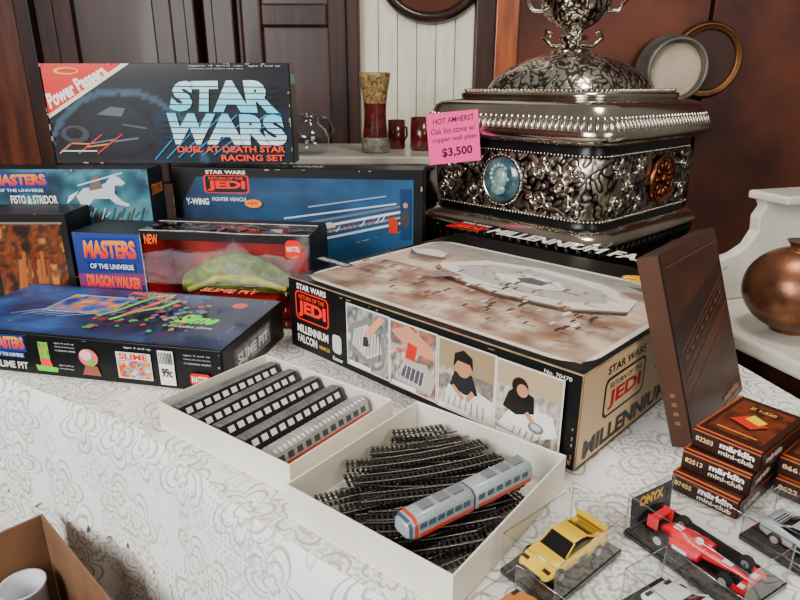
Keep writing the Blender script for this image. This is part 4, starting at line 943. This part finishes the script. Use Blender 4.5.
for i in range(17):
    t=-pi/2+.35+(pi-.6)*i/16; P.append((.090*math.cos(t),.082+.080*math.sin(t)))
P=[(.03,.0)]+P+[(.024,.166),(.030,.173)]
b=MB(); b.lathe(P,40,0); b.build("pot_body",mat("patinated_copper",(.60,.40,.28),.34,metal=.8,col2=(.34,.22,.16),vscale=14,bump=.3,bscale=25),e)
e=empty("goblet",(.885,1.275,1.0185),(0,0,0),"small clear stemmed glass goblet on the marble ledge","glass")
b=MB(); b.lathe([(.024,0),(.022,.003),(.004,.008),(.004,.04),(.010,.05),(.024,.06),(.030,.09),(.027,.12)],24,0,cap=False); b.build("goblet_bowl",GLASS,e)
# ================================================================== CARTON WITH CUPS
kraft=mat("brown_corrugated_card",(.50,.34,.22),.8,var=.2,vscale=10)
cr=math.radians(-43)
C0=(-.590,.852)
e=empty("carton",(*C0,0),(0,0,cr),"open brown corrugated carton holding paper cups","box")
b=MB(); t=.004; Lc,Wc,Hc=.36,.34,.56
b.box(0,-Wc,0,Lc,0,t); b.box(0,-t,t,Lc,0,Hc); b.box(0,-Wc,t,Lc,-Wc+t,Hc); b.box(0,-Wc+t,t,t,-t,Hc); b.box(Lc-t,-Wc+t,t,Lc,-t,Hc)
b.build("carton_body",kraft,e,bevel=.001)
cupm=mat("white_paper_cup",(.80,.80,.83),.5)
for i,(x,y) in enumerate(((.045,-.058),(.048,-.145),(.125,-.085),(.13,-.17))):
    q=Rz(cr)@Vector((x,y,0))
    e=empty("paper_cup",(C0[0]+q.x,C0[1]+q.y,.006),(0,0,0),"stacked white paper cups standing in the carton","cup","paper cups in the carton")
    b=MB(); Z=.475-.02*(i%2)
    b.lathe([(.028,.30),(.032,Z-.004),(.0345,Z-.002),(.0345,Z+.002),(.031,Z),(.024,Z-.10)],24,0); b.build("cup_body",cupm,e)
    b=MB(); b.lathe([(.027,0),(.027,.30)],20,0); b.build("cup_sleeve",cupm,e)
# ================================================================== LIGHT
def area(name,loc,target,size,energy,col):
    l=bpy.data.lights.new(name,'AREA'); l.shape='RECTANGLE'; l.size=size[0]; l.size_y=size[1]; l.energy=energy; l.color=col
    o=bpy.data.objects.new(name,l); COL.objects.link(o); o.location=loc
    o.rotation_euler=(Vector(target)-Vector(loc)).to_track_quat('-Z','Y').to_euler(); return o
area("window_light",(-1.7,-.9,2.0),(-.1,.8,.8),(1.1,1.4),92,(.985,.99,1.0))
area("ceiling_light",(.5,1.0,2.6),(.3,1.1,0),(.4,.4),17,(1,.93,.83))
area("room_light",(1.6,-.8,2.2),(.3,1.0,.8),(.8,.8),12,(1,.94,.86))
w=bpy.data.worlds.new("room_ambient"); SC.world=w; w.use_nodes=True; nt=w.node_tree;N=nt.nodes;L=nt.links; bg=N["Background"]
tc=N.new("ShaderNodeTexCoord"); sp=N.new("ShaderNodeSeparateXYZ"); L.new(tc.outputs["Generated"],sp.inputs[0])
r=N.new("ShaderNodeValToRGB"); L.new(M_('MULTIPLY_ADD',sp.outputs[2],.5,.5),r.inputs[0])
r.color_ramp.elements[0].color=(.04,.03,.024,1); r.color_ramp.elements[1].color=(.26,.24,.215,1)
def band(o,c,h): return M_('LESS_THAN',M_('ABSOLUTE',M_('SUBTRACT',o,c)),h)
back_=M_('LESS_THAN',sp.outputs[1],-.3)
w1=M_('MULTIPLY',band(sp.outputs[0],-.50,.18),band(sp.outputs[2],.28,.25)); w2=M_('MULTIPLY',band(sp.outputs[0],.38,.13),band(sp.outputs[2],.25,.22))
bright_patches=M_('MULTIPLY',M_('MAXIMUM',w1,w2),back_)  # window-shaped bright patches added to the world for the nickel to reflect
mc=N.new("ShaderNodeMixRGB"); L.new(bright_patches,mc.inputs[0]); L.new(r.outputs[0],mc.inputs[1]); mc.inputs[2].default_value=(3.6,3.7,3.8,1)
L.new(mc.outputs[0],bg.inputs[0]); bg.inputs[1].default_value=1.0
